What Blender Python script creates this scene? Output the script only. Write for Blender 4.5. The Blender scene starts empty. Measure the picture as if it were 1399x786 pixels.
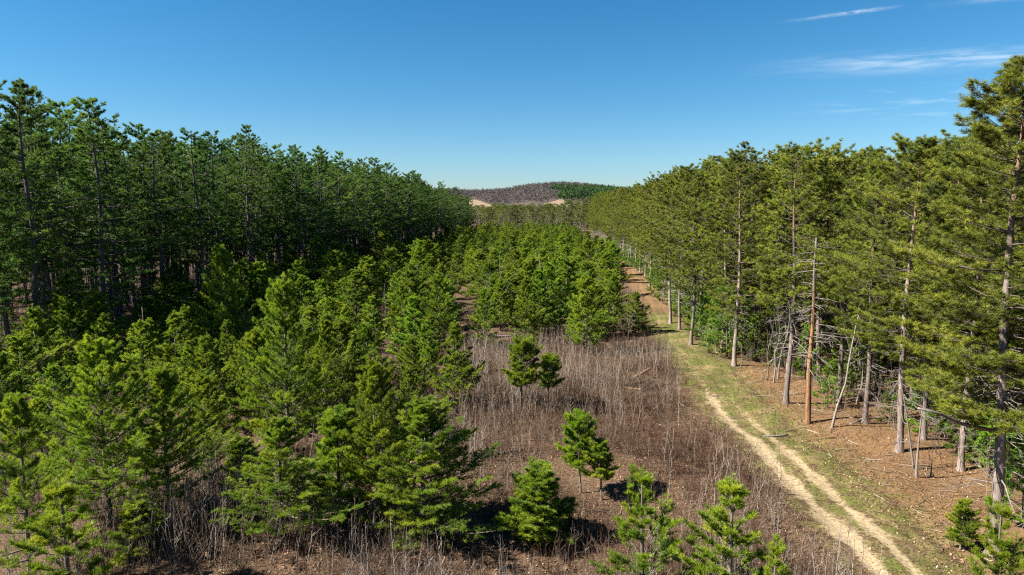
import bpy, math, numpy as np
from mathutils import Vector
R = math.radians
SC = bpy.context.scene
COL = SC.collection
rg = np.random.default_rng(11)

# ------------------------------------------------------------------ camera
CAM_H, PITCH, FPX = 14.5, R(6.6), 933.0
SC.world = bpy.data.worlds.new("World")
cam_data = bpy.data.cameras.new("camera")
cam = bpy.data.objects.new("camera", cam_data)
COL.objects.link(cam)
cam.location = (0, 0, CAM_H)
cam.rotation_euler = (math.pi/2 - PITCH, 0, 0)
cam_data.sensor_width = 36
cam_data.lens = 24.0
cam_data.clip_start = 0.5
cam_data.clip_end = 30000
SC.camera = cam

def ray(px, py):
    u = (px - 699.5)/FPX; v = -(py - 393)/FPX
    cp, sp = math.cos(PITCH), math.sin(PITCH)
    return np.array([u, cp + v*sp, -sp + v*cp])

def at_ground(px, py):
    d = ray(px, py); t = -CAM_H/d[2]
    return d[0]*t, d[1]*t

def at_depth(px, py, y):
    d = ray(px, py); t = y/d[1]
    return d[0]*t, CAM_H + d[2]*t

# ------------------------------------------------------------------ terrain
def sstep(a, b, x):
    t = np.clip((x - a)/(b - a), 0, 1); return t*t*(3 - 2*t)

def hill_top(x):
    xs = np.array([-3500, -1500, -600, -215, -150, -90, -15, 40, 115, 190, 270, 350, 700, 1800, 3500.])
    zs = np.array([30, 40, 52, 56, 54, 50, 54, 65, 72, 68, 58, 48, 42, 36, 30.])
    return np.interp(x, xs, zs)

def terrain(x, y):
    x = np.asarray(x, float); y = np.asarray(y, float)
    z = 0.16*np.sin(x*0.21 + 1.3)*np.sin(y*0.17) + 0.10*np.sin(x*0.6 + y*0.43) + 0.05*np.sin(x*1.3 - y*0.9)
    z = z*sstep(6000, 600, np.hypot(x, y))
    up = 0.30*sstep(480, 1150, y) + 0.70*sstep(1000, 1800, y)
    down = sstep(3800, 2000, y)
    z = z + hill_top(x)*up*down
    z = z + sstep(500, 1200, y)*2.0*np.sin(x*0.013 + 2)*np.sin(y*0.009)*down
    return z

# track: pixel points of the left rut, walked back to the ground
_rut = [(1215, 810), (1185, 775), (1120, 700), (1060, 635), (1005, 580), (975, 550), (940, 500), (917, 465),
        (900, 440), (886, 412), (876, 395), (867, 378), (858, 362)]
_rw = np.array([at_ground(*p) for p in _rut])
_rw = np.vstack([[_rw[0, 0] - .3, 8.0], _rw, [_rw[-1, 0] + 2, 230], [_rw[-1, 0] + 10, 300], [_rw[-1, 0] + 20, 340]])
def rut_x(y):
    y = np.asarray(y, float)
    acc = 0
    for o in (-6, -3, 0, 3, 6): acc = acc + np.interp(y + o*(0.3 + y/90.), _rw[:, 1], _rw[:, 0])
    return acc/5
def track_x(y): return rut_x(y) + 0.85

# edges of the two stands as functions of depth
def left_edge(y):  return np.interp(y, [40, 60, 120, 200, 300, 400], [-47, -43.5, -36, -29, -20, -14])
def right_edge(y): return np.interp(y, [0, 20, 72, 85, 100, 115, 140, 230, 330], [20.6, 20.3, 20.4, 21.6, 23.4, 25.4, 28.2, 32.5, 38])

# ------------------------------------------------------------------ mesh builder
class MB:
    def __init__(s): s.v = []; s.t = []; s.c = []; s.n = 0
    def add(s, V, T, c=0.5):
        V = np.asarray(V, np.float32).reshape(-1, 3); T = np.asarray(T, np.int32).reshape(-1, 3)
        s.v.append(V); s.t.append(T + s.n); s.n += len(V)
        s.c.append(np.broadcast_to(np.asarray(c, np.float32), (len(T),)).copy())
    def arrays(s):
        if not s.v: return np.zeros((0, 3), np.float32), np.zeros((0, 3), np.int32), np.zeros(0, np.float32)
        return np.concatenate(s.v), np.concatenate(s.t), np.concatenate(s.c)
    def mesh(s, name, mat, smooth=False):
        return mesh_from(name, *s.arrays(), mat, smooth)

def mesh_from(name, V, T, c, mat, smooth=False):
    me = bpy.data.meshes.new(name)
    me.vertices.add(len(V)); me.vertices.foreach_set("co", np.ascontiguousarray(V, np.float32).ravel())
    me.loops.add(len(T)*3); me.loops.foreach_set("vertex_index", np.ascontiguousarray(T, np.int32).ravel())
    me.polygons.add(len(T)); me.polygons.foreach_set("loop_start", np.arange(0, len(T)*3, 3, dtype=np.int32))
    if smooth: me.polygons.foreach_set("use_smooth", np.ones(len(T), bool))
    a = me.attributes.new("tint", 'FLOAT', 'FACE'); a.data.foreach_set("value", np.ascontiguousarray(c, np.float32))
    me.update(calc_edges=True)
    me.materials.append(mat)
    return me

def nrm(a):
    return a/np.maximum(np.linalg.norm(a, axis=-1, keepdims=True), 1e-9)

def tubes(mb, P, Rr, sides=3, c=0.5, cap=False):
    """P (n,m,3) centre lines, Rr (n,m) radii"""
    P = np.asarray(P, float); Rr = np.asarray(Rr, float)
    n, m, _ = P.shape
    if n == 0: return
    T = nrm(np.gradient(P, axis=1))
    ref = np.where(np.abs(T[:, :1, 2:3]) > 0.9, np.array([1., 0, 0]), np.array([0, 0, 1.]))
    ref = np.broadcast_to(ref, T.shape)
    U = nrm(np.cross(T, ref)); W = np.cross(T, U)
    a = np.arange(sides)*2*math.pi/sides
    ring = U[:, :, None, :]*np.cos(a)[None, None, :, None] + W[:, :, None, :]*np.sin(a)[None, None, :, None]
    V = P[:, :, None, :] + ring*Rr[:, :, None, None]
    idx = np.arange(n*m*sides).reshape(n, m, sides)
    A = idx[:, :-1, :]; B = idx[:, 1:, :]
    A2 = np.roll(A, -1, 2); B2 = np.roll(B, -1, 2)
    tri = np.concatenate([np.stack([A, A2, B2], -1), np.stack([A, B2, B], -1)], 1).reshape(n, -1, 3)
    cc = np.repeat(np.broadcast_to(np.asarray(c, float), (n,)), tri.shape[1])
    Vv = V.reshape(-1, 3); tri = tri.reshape(-1, 3)
    if cap:
        base = len(Vv); cs = np.concatenate([P[:, 0], P[:, -1]]); Vv = np.concatenate([Vv, cs])
        ct = []
        for i in range(n):
            for k in range(sides):
                ct.append((base + i, idx[i, 0, (k + 1) % sides], idx[i, 0, k]))
                ct.append((base + n + i, idx[i, -1, k], idx[i, -1, (k + 1) % sides]))
        tri = np.concatenate([tri, np.array(ct)]); cc = np.concatenate([cc, np.full(len(ct), 1.0)])
    mb.add(Vv, tri, cc)

def tufts(mb, rng, P, D, L, k, spread, w, tint):
    n = len(P)
    if n == 0: return
    D = nrm(D)
    rv = rng.normal(size=(n, 3)); U = nrm(np.cross(D, rv)); W = np.cross(D, U)
    ph = rng.uniform(0, 2*math.pi, (n, k)); th = spread*np.sqrt(rng.uniform(0.02, 1, (n, k)))
    d = D[:, None]*np.cos(th)[..., None] + (U[:, None]*np.cos(ph)[..., None] + W[:, None]*np.sin(ph)[..., None])*np.sin(th)[..., None]
    ln = np.broadcast_to(np.asarray(L, float).reshape(-1, 1) if np.ndim(L) else L, (n, 1))*rng.uniform(.65, 1.3, (n, k))
    sd = nrm(np.cross(d, rng.normal(size=(n, k, 3))))*(w/2)
    b = P[:, None] + d*(0.04*ln)[..., None]
    tip = P[:, None] + d*ln[..., None]
    V = np.stack([b - sd, b + sd, tip], 2).reshape(-1, 3)
    c = (np.asarray(tint).reshape(-1, 1) + rng.normal(0, .07, (n, k))).ravel()
    mb.add(V, np.arange(n*k*3).reshape(-1, 3), np.clip(c, 0, 1))

UP = np.array([0, 0, 1.])

def conifer(seed, H, z0, prof, spacing, nper, elev, upturn=0.1, r0=0.15, ntw=10, ntf=4, twl=0.33, twm=0.25,
            tl=0.16, k=8, spread=0.9, nw=0.02, s0=0.3, clump=0, lvar=(.7, 1.18), lead=.12, r_in=0.25, tang=0.9, upb=0.45, drop=0.06, asym=0.25,
            ndead=0, dead_len=1.2, zdead=1.5, twig_tubes=True, bend=0.12, trunk_sides=8, topr=0.012, droop=0.0, bw=0.011,
            gap=None):
    rng = np.random.default_rng(seed)
    tr, br, cr = MB(), MB(), MB(); dead = MB()
    bp = rng.uniform(0, 6.28, 2); ba = bend*rng.uniform(.4, 1, 2)
    def axis(z):
        z = np.asarray(z, float)
        return np.stack([ba[0]*(np.sin(z*0.35 + bp[0]) - math.sin(bp[0]))*np.minimum(z/3, 1), ba[1]*(np.sin(z*0.29 + bp[1]) - math.sin(bp[1]))*np.minimum(z/3, 1), z], -1)
    zt = np.concatenate([[-0.4, 0, 0.25, .8], np.linspace(1.6, H, 14)])
    rt = r0*(1 - np.clip(zt/H, 0, 1))**0.75 + topr
    rt[:3] *= np.array([1.75, 1.5, 1.18])
    tubes(tr, axis(zt)[None], rt[None], trunk_sides, 0.5)
    az, zz, L, el = [], [], [], []
    z = z0; a0 = rng.uniform(0, 6.28); asd = rng.uniform(0, 6.28)
    while z < H - lead:
        t = (z - z0)/(H - z0)
        n = max(3, int(round(nper + rng.uniform(-.8, .8))))
        wm = rng.uniform(.82, 1.15)
        for i in range(n):
            if rng.uniform() < drop: continue
            a = a0 + i*2*math.pi/n + rng.normal(0, .22)
            l = prof(t)*wm*rng.uniform(*lvar)*(1 + asym*math.cos(a - asd))
            az.append(a); zz.append(z + rng.normal(0, spacing*.14)); L.append(l); el.append(elev(t) + rng.normal(0, .09))
        a0 += rng.uniform(.5, 1.5)
        z += spacing*rng.uniform(.75, 1.2)*(1 if t < .75 else .75)
    az, zz, L, el = map(np.array, (az, zz, L, el))
    nb = len(az)
    h = np.stack([np.cos(az), np.sin(az), 0*az], -1)
    side_b = np.stack([-np.sin(az), np.cos(az), 0*az], -1)
    bow = rng.normal(0, .10, nb)
    def curve(i, s):
        s = s[..., None]
        Li = L[i][..., None]; e = el[i][..., None]
        return axis(zz[i]) + h[i]*Li*s*np.cos(e) + UP*(Li*s*np.sin(e) + upturn*Li*s*s - droop*Li*s*(1 - s)) + side_b[i]*(bow[i][..., None]*Li*s*s)
    s5 = np.linspace(0, 1, 5)
    ii = np.repeat(np.arange(nb), 5)
    P = curve(ii, np.tile(s5, nb)).reshape(nb, 5, 3)
    rb = (bw*L + 0.006)[:, None]*np.linspace(1, .25, 5)[None]
    tubes(br, P, rb, 4, 0.5)
    # twigs
    Lm = L.max()
    nt = np.maximum(2, np.round(ntw*(0.25 + 0.75*L/Lm)).astype(int))
    ti = np.repeat(np.arange(nb), nt)
    s = s0 + (1 - s0)*rng.uniform(0, 1, len(ti))**0.75
    if clump:
        q = rng.uniform(0, 1, len(ti))
        q = (np.floor(q*clump) + .5 + rng.normal(0, .13, len(ti)))/clump
        s = s0 + (1 - s0)*np.clip(q + rng.normal(0, .06, nb)[ti], 0, 1)
    s[np.cumsum(nt) - 1] = 1.0
    tb = curve(ti, s); tg = nrm(curve(ti, np.minimum(s + .02, 1.04)) - curve(ti, s - .02))
    sgn = np.where(rng.uniform(size=len(ti)) < .5, -1, 1.)
    ang = tang*rng.uniform(.35, 1.15, len(ti)); ang[s > .97] *= .3
    sd = nrm(np.cross(tg, UP))
    td = nrm(tg*np.cos(ang)[:, None] + sd*(sgn*np.sin(ang))[:, None] + UP*rng.normal(.10, .20, len(ti))[:, None])
    tlen = twl*L[ti]*(1.08 - s)*rng.uniform(.6, 1.25, len(ti)) + twm*rng.uniform(.6, 1.2, len(ti))*(.35 + .65*np.minimum(1, L[ti]/(.45*Lm)))
    if twig_tubes:
        Pt = np.stack([tb, tb + td*(tlen*.9)[:, None]], 1)
        tubes(br, Pt, np.stack([0.007 + 0*tlen, 0.004 + 0*tlen], 1), 3, 0.5)
    fi = np.repeat(np.arange(len(ti)), ntf)
    r = r_in + (1 - r_in)*rng.uniform(0, 1, len(fi))
    fp = tb[fi] + td[fi]*(tlen[fi]*r)[:, None] + rng.normal(0, .02, (len(fi), 3))
    fd = td[fi]*.7 + UP*upb + rng.normal(0, .25, (len(fi), 3))
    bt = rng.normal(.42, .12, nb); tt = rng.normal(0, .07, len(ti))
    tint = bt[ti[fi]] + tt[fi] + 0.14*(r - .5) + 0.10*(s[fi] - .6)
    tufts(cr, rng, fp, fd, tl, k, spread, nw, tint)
    # leader
    zl = H - rng.uniform(0, .4 + lead, 10) + .06
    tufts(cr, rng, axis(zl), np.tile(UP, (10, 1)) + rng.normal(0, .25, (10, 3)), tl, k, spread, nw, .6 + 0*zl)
    if ndead:
        dz = rng.uniform(zdead, z0 + .15*(H - z0), ndead); da = rng.uniform(0, 6.28, ndead); dl = dead_len*rng.uniform(.3, 1.2, ndead)
        dh = np.stack([np.cos(da), np.sin(da), rng.normal(-.12, .2, ndead)], -1)
        ss = np.linspace(0, 1, 4)
        PD = axis(dz)[:, None] + dh[:, None]*(dl[:, None]*ss)[..., None] + UP*(-.12*dl[:, None]*ss**2)[..., None] + rng.normal(0, .04, (ndead, 4, 3))*ss[None, :, None]
        tubes(dead, PD, 0.024*np.array([1, .75, .5, .25])[None]*rng.uniform(.6, 1.2, (ndead, 1)), 3, 0.9)
        # forks on the dead limbs
        fk = rng.integers(0, ndead, ndead*2); st = PD[fk, 2]
        fdv = nrm(PD[fk, 3] - PD[fk, 1] + rng.normal(0, .35, (len(fk), 3)))
        tubes(dead, np.stack([st, st + fdv*(dl[fk]*.35)[:, None]], 1), np.tile([.010, .005], (len(fk), 1)), 3, 0.9)
    return tr, br, cr, dead

def bare(seed, H, r0, levels=4, lean=(0, 0), start=.3, ratio=.55, nch=5, ang=.6, fork=False, sides=5, rmin=.004, gnarl=.06):
    rng = np.random.default_rng(seed)
    mb = MB(); tw = MB()
    st = np.array([[0, 0, -.25]]); di = nrm(np.array([[lean[0], lean[1], 1.]])); ln = np.array([H + .25]); ra = np.array([r0])
    for lv in range(levels):
        n = len(st); m = 7 if lv == 0 else 4
        ss = np.linspace(0, 1, m)
        wob = np.cumsum(rng.normal(0, gnarl, (n, m, 3)), 1); wob -= wob[:, :1]
        up = (0.10 if lv else 0.)*ss**2
        P = st[:, None] + (di*ln[:, None])[:, None]*ss[None, :, None] + wob*ln[:, None, None]*.5 + UP*(up[None]*ln[:, None])[..., None]
        rr = np.maximum(ra[:, None]*(1 - .8*ss)[None], rmin)
        if lv == 0: rr[:, 0] *= 1.3
        tubes(mb if lv == 0 else tw, P, rr, sides if lv == 0 else 3, .5)
        if lv == levels - 1: break
        c = nch if lv else int(nch*1.8)
        s = (start if lv == 0 else .25) + (1 - (start if lv == 0 else .25))*rng.uniform(0, .97, (n, c))
        f = s*(m - 1); i0 = np.clip(f.astype(int), 0, m - 2); fr = (f - i0)[..., None]
        ar = np.arange(n)[:, None]
        pos = P[ar, i0]*(1 - fr) + P[ar, i0 + 1]*fr
        dirs = nrm(P[ar, i0 + 1] - P[ar, i0])
        rv = nrm(np.cross(dirs, rng.normal(size=dirs.shape)))
        a = ang*rng.uniform(.6, 1.3, (n, c))[..., None]
        nd = nrm(dirs*np.cos(a) + rv*np.sin(a) + UP*.12)
        nl = (ln[:, None]*ratio*(1.1 - s*.75)*rng.uniform(.5, 1.1, (n, c)))
        nr = np.maximum(ra[:, None]*(1 - .8*s)*.55, rmin)
        st, di, ln, ra = pos.reshape(-1, 3), nd.reshape(-1, 3), nl.ravel(), nr.ravel()
    return mb, tw

# ------------------------------------------------------------------ materials
def new_mat(name):
    m = bpy.data.materials.new(name); m.use_nodes = True
    nt = m.node_tree
    for n in list(nt.nodes): nt.nodes.remove(n)
    out = nt.nodes.new("ShaderNodeOutputMaterial")
    return m, nt, out
def N(nt, kind, **kw):
    n = nt.nodes.new(kind)
    for k_, v_ in kw.items(): setattr(n, k_, v_)
    return n
def setin(n, **kw):
    for k_, v_ in kw.items(): n.inputs[k_.replace('_', ' ')].default_value = v_
def rgba(c): return (c[0], c[1], c[2], 1)
def ramp(nt, stops, src=None):
    r = N(nt, "ShaderNodeValToRGB")
    el = r.color_ramp.elements
    while len(el) < len(stops): el.new(.5)
    for e, (p, c) in zip(el, stops): e.position = p; e.color = rgba(c)
    if src is not None: nt.links.new(src, r.inputs[0])
    return r
def mixc(nt, fac, a, b):
    m = N(nt, "ShaderNodeMix", data_type='RGBA')
    for sock, val in ((m.inputs[0], fac), (m.inputs[6], a), (m.inputs[7], b)):
        if hasattr(val, 'is_output'): nt.links.new(val, sock)
        elif isinstance(val, (int, float)): sock.default_value = val
        else: sock.default_value = rgba(val)
    return m.outputs[2]
def math_(nt, op, a, b=None, c=None):
    m = N(nt, "ShaderNodeMath", operation=op)
    for i, v in enumerate((a, b, c)):
        if v is None: continue
        if hasattr(v, 'is_output'): nt.links.new(v, m.inputs[i])
        else: m.inputs[i].default_value = v
    return m.outputs[0]

def foliage_mat(name, dark, mid, light, hue=.03, val=.25, transl=.33, rough=.55):
    m, nt, out = new_mat(name)
    at = N(nt, "ShaderNodeAttribute", attribute_name="tint")
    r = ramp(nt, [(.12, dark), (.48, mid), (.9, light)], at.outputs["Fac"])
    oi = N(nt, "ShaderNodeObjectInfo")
    hs = N(nt, "ShaderNodeHueSaturation")
    nt.links.new(r.outputs[0], hs.inputs["Color"])
    nt.links.new(math_(nt, 'MULTIPLY_ADD', oi.outputs["Random"], hue*2, .5 - hue), hs.inputs["Hue"])
    r2 = math_(nt, 'FRACT', math_(nt, 'MULTIPLY', oi.outputs["Random"], 7.31))
    nt.links.new(math_(nt, 'MULTIPLY_ADD', r2, val*2, 1 - val), hs.inputs["Value"])
    p = N(nt, "ShaderNodeBsdfPrincipled"); setin(p, Roughness=rough); p.inputs["Specular IOR Level"].default_value = .35
    t = N(nt, "ShaderNodeBsdfTranslucent")
    nt.links.new(hs.outputs[0], p.inputs["Base Color"]); nt.links.new(hs.outputs[0], t.inputs["Color"])
    mx = N(nt, "ShaderNodeMixShader"); mx.inputs[0].default_value = transl
    nt.links.new(p.outputs[0], mx.inputs[1]); nt.links.new(t.outputs[0], mx.inputs[2])
    nt.links.new(mx.outputs[0], out.inputs[0])
    return m

def bark_mat(name, a, b, top=None, ztop=(6, 12), scale=3.0, stretch=.22, bump=.5):
    m, nt, out = new_mat(name)
    tc = N(nt, "ShaderNodeTexCoord"); mp = N(nt, "ShaderNodeMapping"); mp.inputs["Scale"].default_value = (scale*4, scale*4, scale*4*stretch)
    nt.links.new(tc.outputs["Object"], mp.inputs[0])
    n1 = N(nt, "ShaderNodeTexNoise"); setin(n1, Scale=1.0, Detail=5.0, Roughness=.65); nt.links.new(mp.outputs[0], n1.inputs["Vector"])
    n2 = N(nt, "ShaderNodeTexNoise"); setin(n2, Scale=.8, Detail=3.0); nt.links.new(tc.outputs["Object"], n2.inputs["Vector"])
    f = math_(nt, 'ADD', math_(nt, 'MULTIPLY', n1.outputs["Fac"], .75), math_(nt, 'MULTIPLY', n2.outputs["Fac"], .25))
    c = ramp(nt, [(.36, a), (.62, b)], f).outputs[0]
    if top is not None:
        sx = N(nt, "ShaderNodeSeparateXYZ"); nt.links.new(tc.outputs["Object"], sx.inputs[0])
        mr = N(nt, "ShaderNodeMapRange", interpolation_type='SMOOTHSTEP'); setin(mr, From_Min=ztop[0], From_Max=ztop[1])
        nt.links.new(math_(nt, 'ADD', sx.outputs["Z"], math_(nt, 'MULTIPLY_ADD', n2.outputs["Fac"], 5, -2.5)), mr.inputs["Value"])
        tcol = ramp(nt, [(.35, tuple(x*.55 for x in top)), (.6, top)], f).outputs[0]
        c = mixc(nt, mr.outputs[0], c, tcol)
    oi = N(nt, "ShaderNodeObjectInfo")
    hs = N(nt, "ShaderNodeHueSaturation"); nt.links.new(c, hs.inputs["Color"])
    nt.links.new(math_(nt, 'MULTIPLY_ADD', oi.outputs["Random"], .5, .75), hs.inputs["Value"])
    p = N(nt, "ShaderNodeBsdfPrincipled"); setin(p, Roughness=.9); p.inputs["Specular IOR Level"].default_value = .2
    nt.links.new(hs.outputs[0], p.inputs["Base Color"])
    bp = N(nt, "ShaderNodeBump"); setin(bp, Strength=bump, Distance=.03); nt.links.new(n1.outputs["Fac"], bp.inputs["Height"])
    nt.links.new(bp.outputs[0], p.inputs["Normal"])
    nt.links.new(p.outputs[0], out.inputs[0])
    return m

def tint_mat(name, stops, rough=.9, objvar=.0, transl=0):
    m, nt, out = new_mat(name)
    at = N(nt, "ShaderNodeAttribute", attribute_name="tint")
    c = ramp(nt, stops, at.outputs["Fac"]).outputs[0]
    if objvar:
        oi = N(nt, "ShaderNodeObjectInfo"); hs = N(nt, "ShaderNodeHueSaturation"); nt.links.new(c, hs.inputs["Color"])
        nt.links.new(math_(nt, 'MULTIPLY_ADD', oi.outputs["Random"], objvar*2, 1 - objvar), hs.inputs["Value"]); c = hs.outputs[0]
    p = N(nt, "ShaderNodeBsdfPrincipled"); setin(p, Roughness=rough); p.inputs["Specular IOR Level"].default_value = .2
    nt.links.new(c, p.inputs["Base Color"])
    if transl:
        t = N(nt, "ShaderNodeBsdfTranslucent"); nt.links.new(c, t.inputs["Color"])
        mx = N(nt, "ShaderNodeMixShader"); mx.inputs[0].default_value = transl
        nt.links.new(p.outputs[0], mx.inputs[1]); nt.links.new(t.outputs[0], mx.inputs[2]); nt.links.new(mx.outputs[0], out.inputs[0])
    else: nt.links.new(p.outputs[0], out.inputs[0])
    return m

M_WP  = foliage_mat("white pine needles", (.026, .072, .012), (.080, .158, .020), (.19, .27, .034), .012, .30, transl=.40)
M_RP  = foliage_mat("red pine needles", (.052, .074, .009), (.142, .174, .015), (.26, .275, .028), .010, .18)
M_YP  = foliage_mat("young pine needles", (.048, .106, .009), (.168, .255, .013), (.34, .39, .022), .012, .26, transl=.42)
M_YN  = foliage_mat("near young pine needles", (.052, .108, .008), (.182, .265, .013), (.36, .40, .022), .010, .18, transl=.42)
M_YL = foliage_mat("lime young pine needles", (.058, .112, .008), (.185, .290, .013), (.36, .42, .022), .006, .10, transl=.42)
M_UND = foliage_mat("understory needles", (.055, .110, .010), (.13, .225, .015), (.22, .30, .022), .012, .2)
M_BWP = bark_mat("white pine bark", (0.0382, 0.0323, 0.0289), (0.1190, 0.1020, 0.0935))
M_BRP = bark_mat("red pine bark", (0.0850, 0.0638, 0.0553), (0.2210, 0.1785, 0.1573), top=(0.2210, 0.1275, 0.0850), ztop=(10, 17))
M_BYP = bark_mat("young pine bark", (0.0595, 0.0467, 0.0382), (0.1700, 0.1360, 0.1105))
M_DEAD = bark_mat("weathered wood", (0.0850, 0.0697, 0.0595), (0.2295, 0.1997, 0.1785), scale=4)
M_LIMB = bark_mat("living limb bark", (.045, .034, .028), (.13, .10, .085), scale=4)
M_DEADL = bark_mat("dead limb wood", (0.1020, 0.0850, 0.0748), (0.2550, 0.2210, 0.1997), scale=4)
M_SNAG = bark_mat("stripped orange wood", (.075, .045, .03), (.32, .165, .075), top=(.16, .135, .115), ztop=(7, 10.5), scale=1.6, stretch=.16, bump=.8)
M_BARE = bark_mat("pale bare bark", (0.0935, 0.0782, 0.0680), (0.2465, 0.2167, 0.1955), scale=3)
M_BARED = bark_mat("grey bare bark", (0.0765, 0.0638, 0.0578), (0.2040, 0.1700, 0.1530), scale=3)
M_LOG = bark_mat("log wood", (.085, .052, .030), (.26, .175, .105), scale=3)

# ------------------------------------------------------------------ object helpers
def tag(o, label=None, cat=None, group=None, kind=None):
    if label: o["label"] = label
    if cat: o["category"] = cat
    if group: o["group"] = group
    if kind: o["kind"] = kind
    return o
def link(o, parent=None):
    COL.objects.link(o)
    if parent is not None: o.parent = parent
    return o
def empty(name, loc=(0, 0, 0), rot=(0, 0, 0), sc=(1, 1, 1)):
    o = bpy.data.objects.new(name, None); o.location = loc; o.rotation_euler = rot; o.scale = sc
    o.empty_display_size = .5
    return link(o)
def mobj(name, me, parent=None):
    return link(bpy.data.objects.new(name, me), parent)
def copy_tree(o, parent=None):
    c = o.copy(); link(c, parent)
    for ch in o.children: copy_tree(ch, c)
    return c

class Kind:
    """prototype trees; the first placement uses the prototype itself, later ones copies of it and its parts"""
    def __init__(s, name, protos): s.name = name; s.protos = protos; s.used = set()
    def place(s, v, x, y, scale, rot, lean=(0, 0), z=None, label=None, cat='tree', group=None):
        parts, Hp = s.protos[v]
        if v not in s.used:
            o = empty(s.name); s.used.add(v); s.protos[v] = (o, Hp)
            tk = None
            for pn, me in parts:
                q = mobj(pn, me, tk if pn == "dead_branches" else o)   # dead limbs belong to the trunk
                if pn == "trunk": tk = q
        else:
            o = copy_tree(parts)
            for k_ in ("label", "group", "category"):
                if k_ in o: del o[k_]
        o.location = (x, y, float(terrain(x, y)) if z is None else z)
        o.rotation_euler = (lean[0], lean[1], rot)
        o.scale = scale if hasattr(scale, '__len__') else (scale,)*3
        tag(o, label, cat, group)
        return o

def proto_conifer(nm, bark, fol, bmat=None, **kw):
    tr, br, cr, dead = conifer(**kw)
    parts = [("trunk", tr.mesh(nm + "_trunk", bark, True)), ("branches", br.mesh(nm + "_branches", bmat or bark)),
             ("crown", cr.mesh(nm + "_crown", fol))]
    if dead.n: parts.append(("dead_branches", dead.mesh(nm + "_dead_branches", M_DEADL)))
    return (parts, kw["H"])

# ------------------------------------------------------------------ tree prototypes
def wp_prof(t):
    return (1.3 + 4.1*min(1, t/.3)**.7)*max(0, 1 - t)**.62*(1 if t < .9 else .9) + .35 if t > 0 else 1.4
white = Kind("white_pine", [proto_conifer("white_pine", M_BWP, M_WP, seed=100 + i, H=25, z0=z0, prof=wp_prof, spacing=1.0, nper=5,
        elev=lambda t: -.03 + .55*t**2, upturn=.13, r0=.30, ntw=27, ntf=6, twl=.34, twm=.42, tl=.25, k=8, spread=.95, nw=.046, clump=3, lvar=(.55, 1.25),
        s0=.30, tang=.95, upb=.5, drop=.15, asym=.3, ndead=34, dead_len=2.2, zdead=3, bend=.25, droop=.10, twig_tubes=False)
        for i, z0 in enumerate((5.5, 8.5, 6.5, 10, 7.5, 9))])
def rp_prof(t):
    return 3.3*math.sqrt(max(0, 1 - t**1.8))*(.65 + .35*min(1, t/.3)) + .3
red = Kind("red_pine", [proto_conifer("red_pine", M_BRP, M_RP, M_LIMB, seed=200 + i, H=19, z0=z0, prof=rp_prof, spacing=.60, nper=5.2,
        elev=lambda t: .02 + .62*t**1.5, upturn=.16, r0=.17, ntw=24, ntf=5, twl=.28, twm=.40, tl=.21, k=12, spread=1.35, nw=.030, clump=3,
        s0=.22, r_in=.6, tang=.9, upb=.55, drop=.12, asym=.25, ndead=46, dead_len=1.7, zdead=3.5, bend=.18, droop=.05, bw=.007)
        for i, z0 in enumerate((5.2, 6.2, 7.4, 4.8, 6.8, 8))])
def yp_prof(a, p): return lambda t: a*max(0, 1 - t)**(p + .16)*(.75 + .25*min(1, t/.12)) + .12
def young(seed, H, z0, a, p=.85, hi=False, fol=None, **kw):
    d = dict(seed=seed, H=H, z0=z0, prof=yp_prof(a, p), spacing=.44, nper=6, elev=lambda t: .16 + .62*t, upturn=.16, r0=.012*H + .01,
             ntw=24, ntf=6, twl=.36, twm=.28, tl=.18, k=8, spread=.95, nw=.038, s0=.10, r_in=.2, tang=.9, upb=.4,
             drop=.11, asym=.28, ndead=6, dead_len=.6, zdead=.3, bend=.06, lvar=(.5, 1.25), lead=.5)
    if hi: d.update(ntw=36, ntf=9, k=13, tl=.15, nw=.0145)
    d.update(kw)
    return proto_conifer("young_pine", M_BYP, fol or (M_YN if hi else M_YP), **d)
youngK = Kind("young_pine", [young(300, 7, .3, 2.9), young(301, 7, .4, 2.2), young(302, 7, .2, 3.3, .8), young(303, 7, .7, 2.5), young(304, 7, .3, 3.0, .9), young(305, 7, .3, 2.6, .75)])
bigY = Kind("young_pine", [young(320, 9, .8, 3.3, .72, True, spacing=.44), young(321, 9, .4, 3.9, .75, True, spacing=.44),
        young(322, 9, .9, 3.2, .7, True, spacing=.44), young(323, 9, 1.8, 3.0, .65, True, drop=.18, spacing=.52), young(324, 9, .4, 3.7, .72, True, M_YL, spacing=.42, drop=.06)])
smallY = Kind("young_pine", [young(340, 5, .3, 1.9, .7, True, spacing=.34), young(341, 5, .8, 1.6, .6, True, spacing=.34, drop=.12), young(342, 5, .15, 1.6, .55, True, spacing=.32), young(343, 5, 1.7, 1.5, .5, True, spacing=.34)])
openY = Kind("young_pine", [young(350 + i, 5.5, .3, a_, 1.0, True, spacing=.58, nper=5, elev=lambda t: .34 + .62*t, tl=.17, spread=.75, ntw=17, ntf=8, r_in=.1, s0=.28, asym=.15, upb=.6)
        for i, a_ in enumerate((2.1, 1.9))])
und = Kind("pine_sapling", [proto_conifer("pine_sapling", M_BYP, M_UND, seed=360 + i, H=5, z0=.3, prof=yp_prof(1.5, .6), spacing=.5, nper=4.6,
        elev=lambda t: .1 + .45*t, r0=.05, ntw=13, ntf=5, twl=.36, twm=.28, tl=.19, k=8, spread=.95, nw=.040, s0=.2, drop=.15, asym=.35, upb=.4) for i in range(3)])

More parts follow.
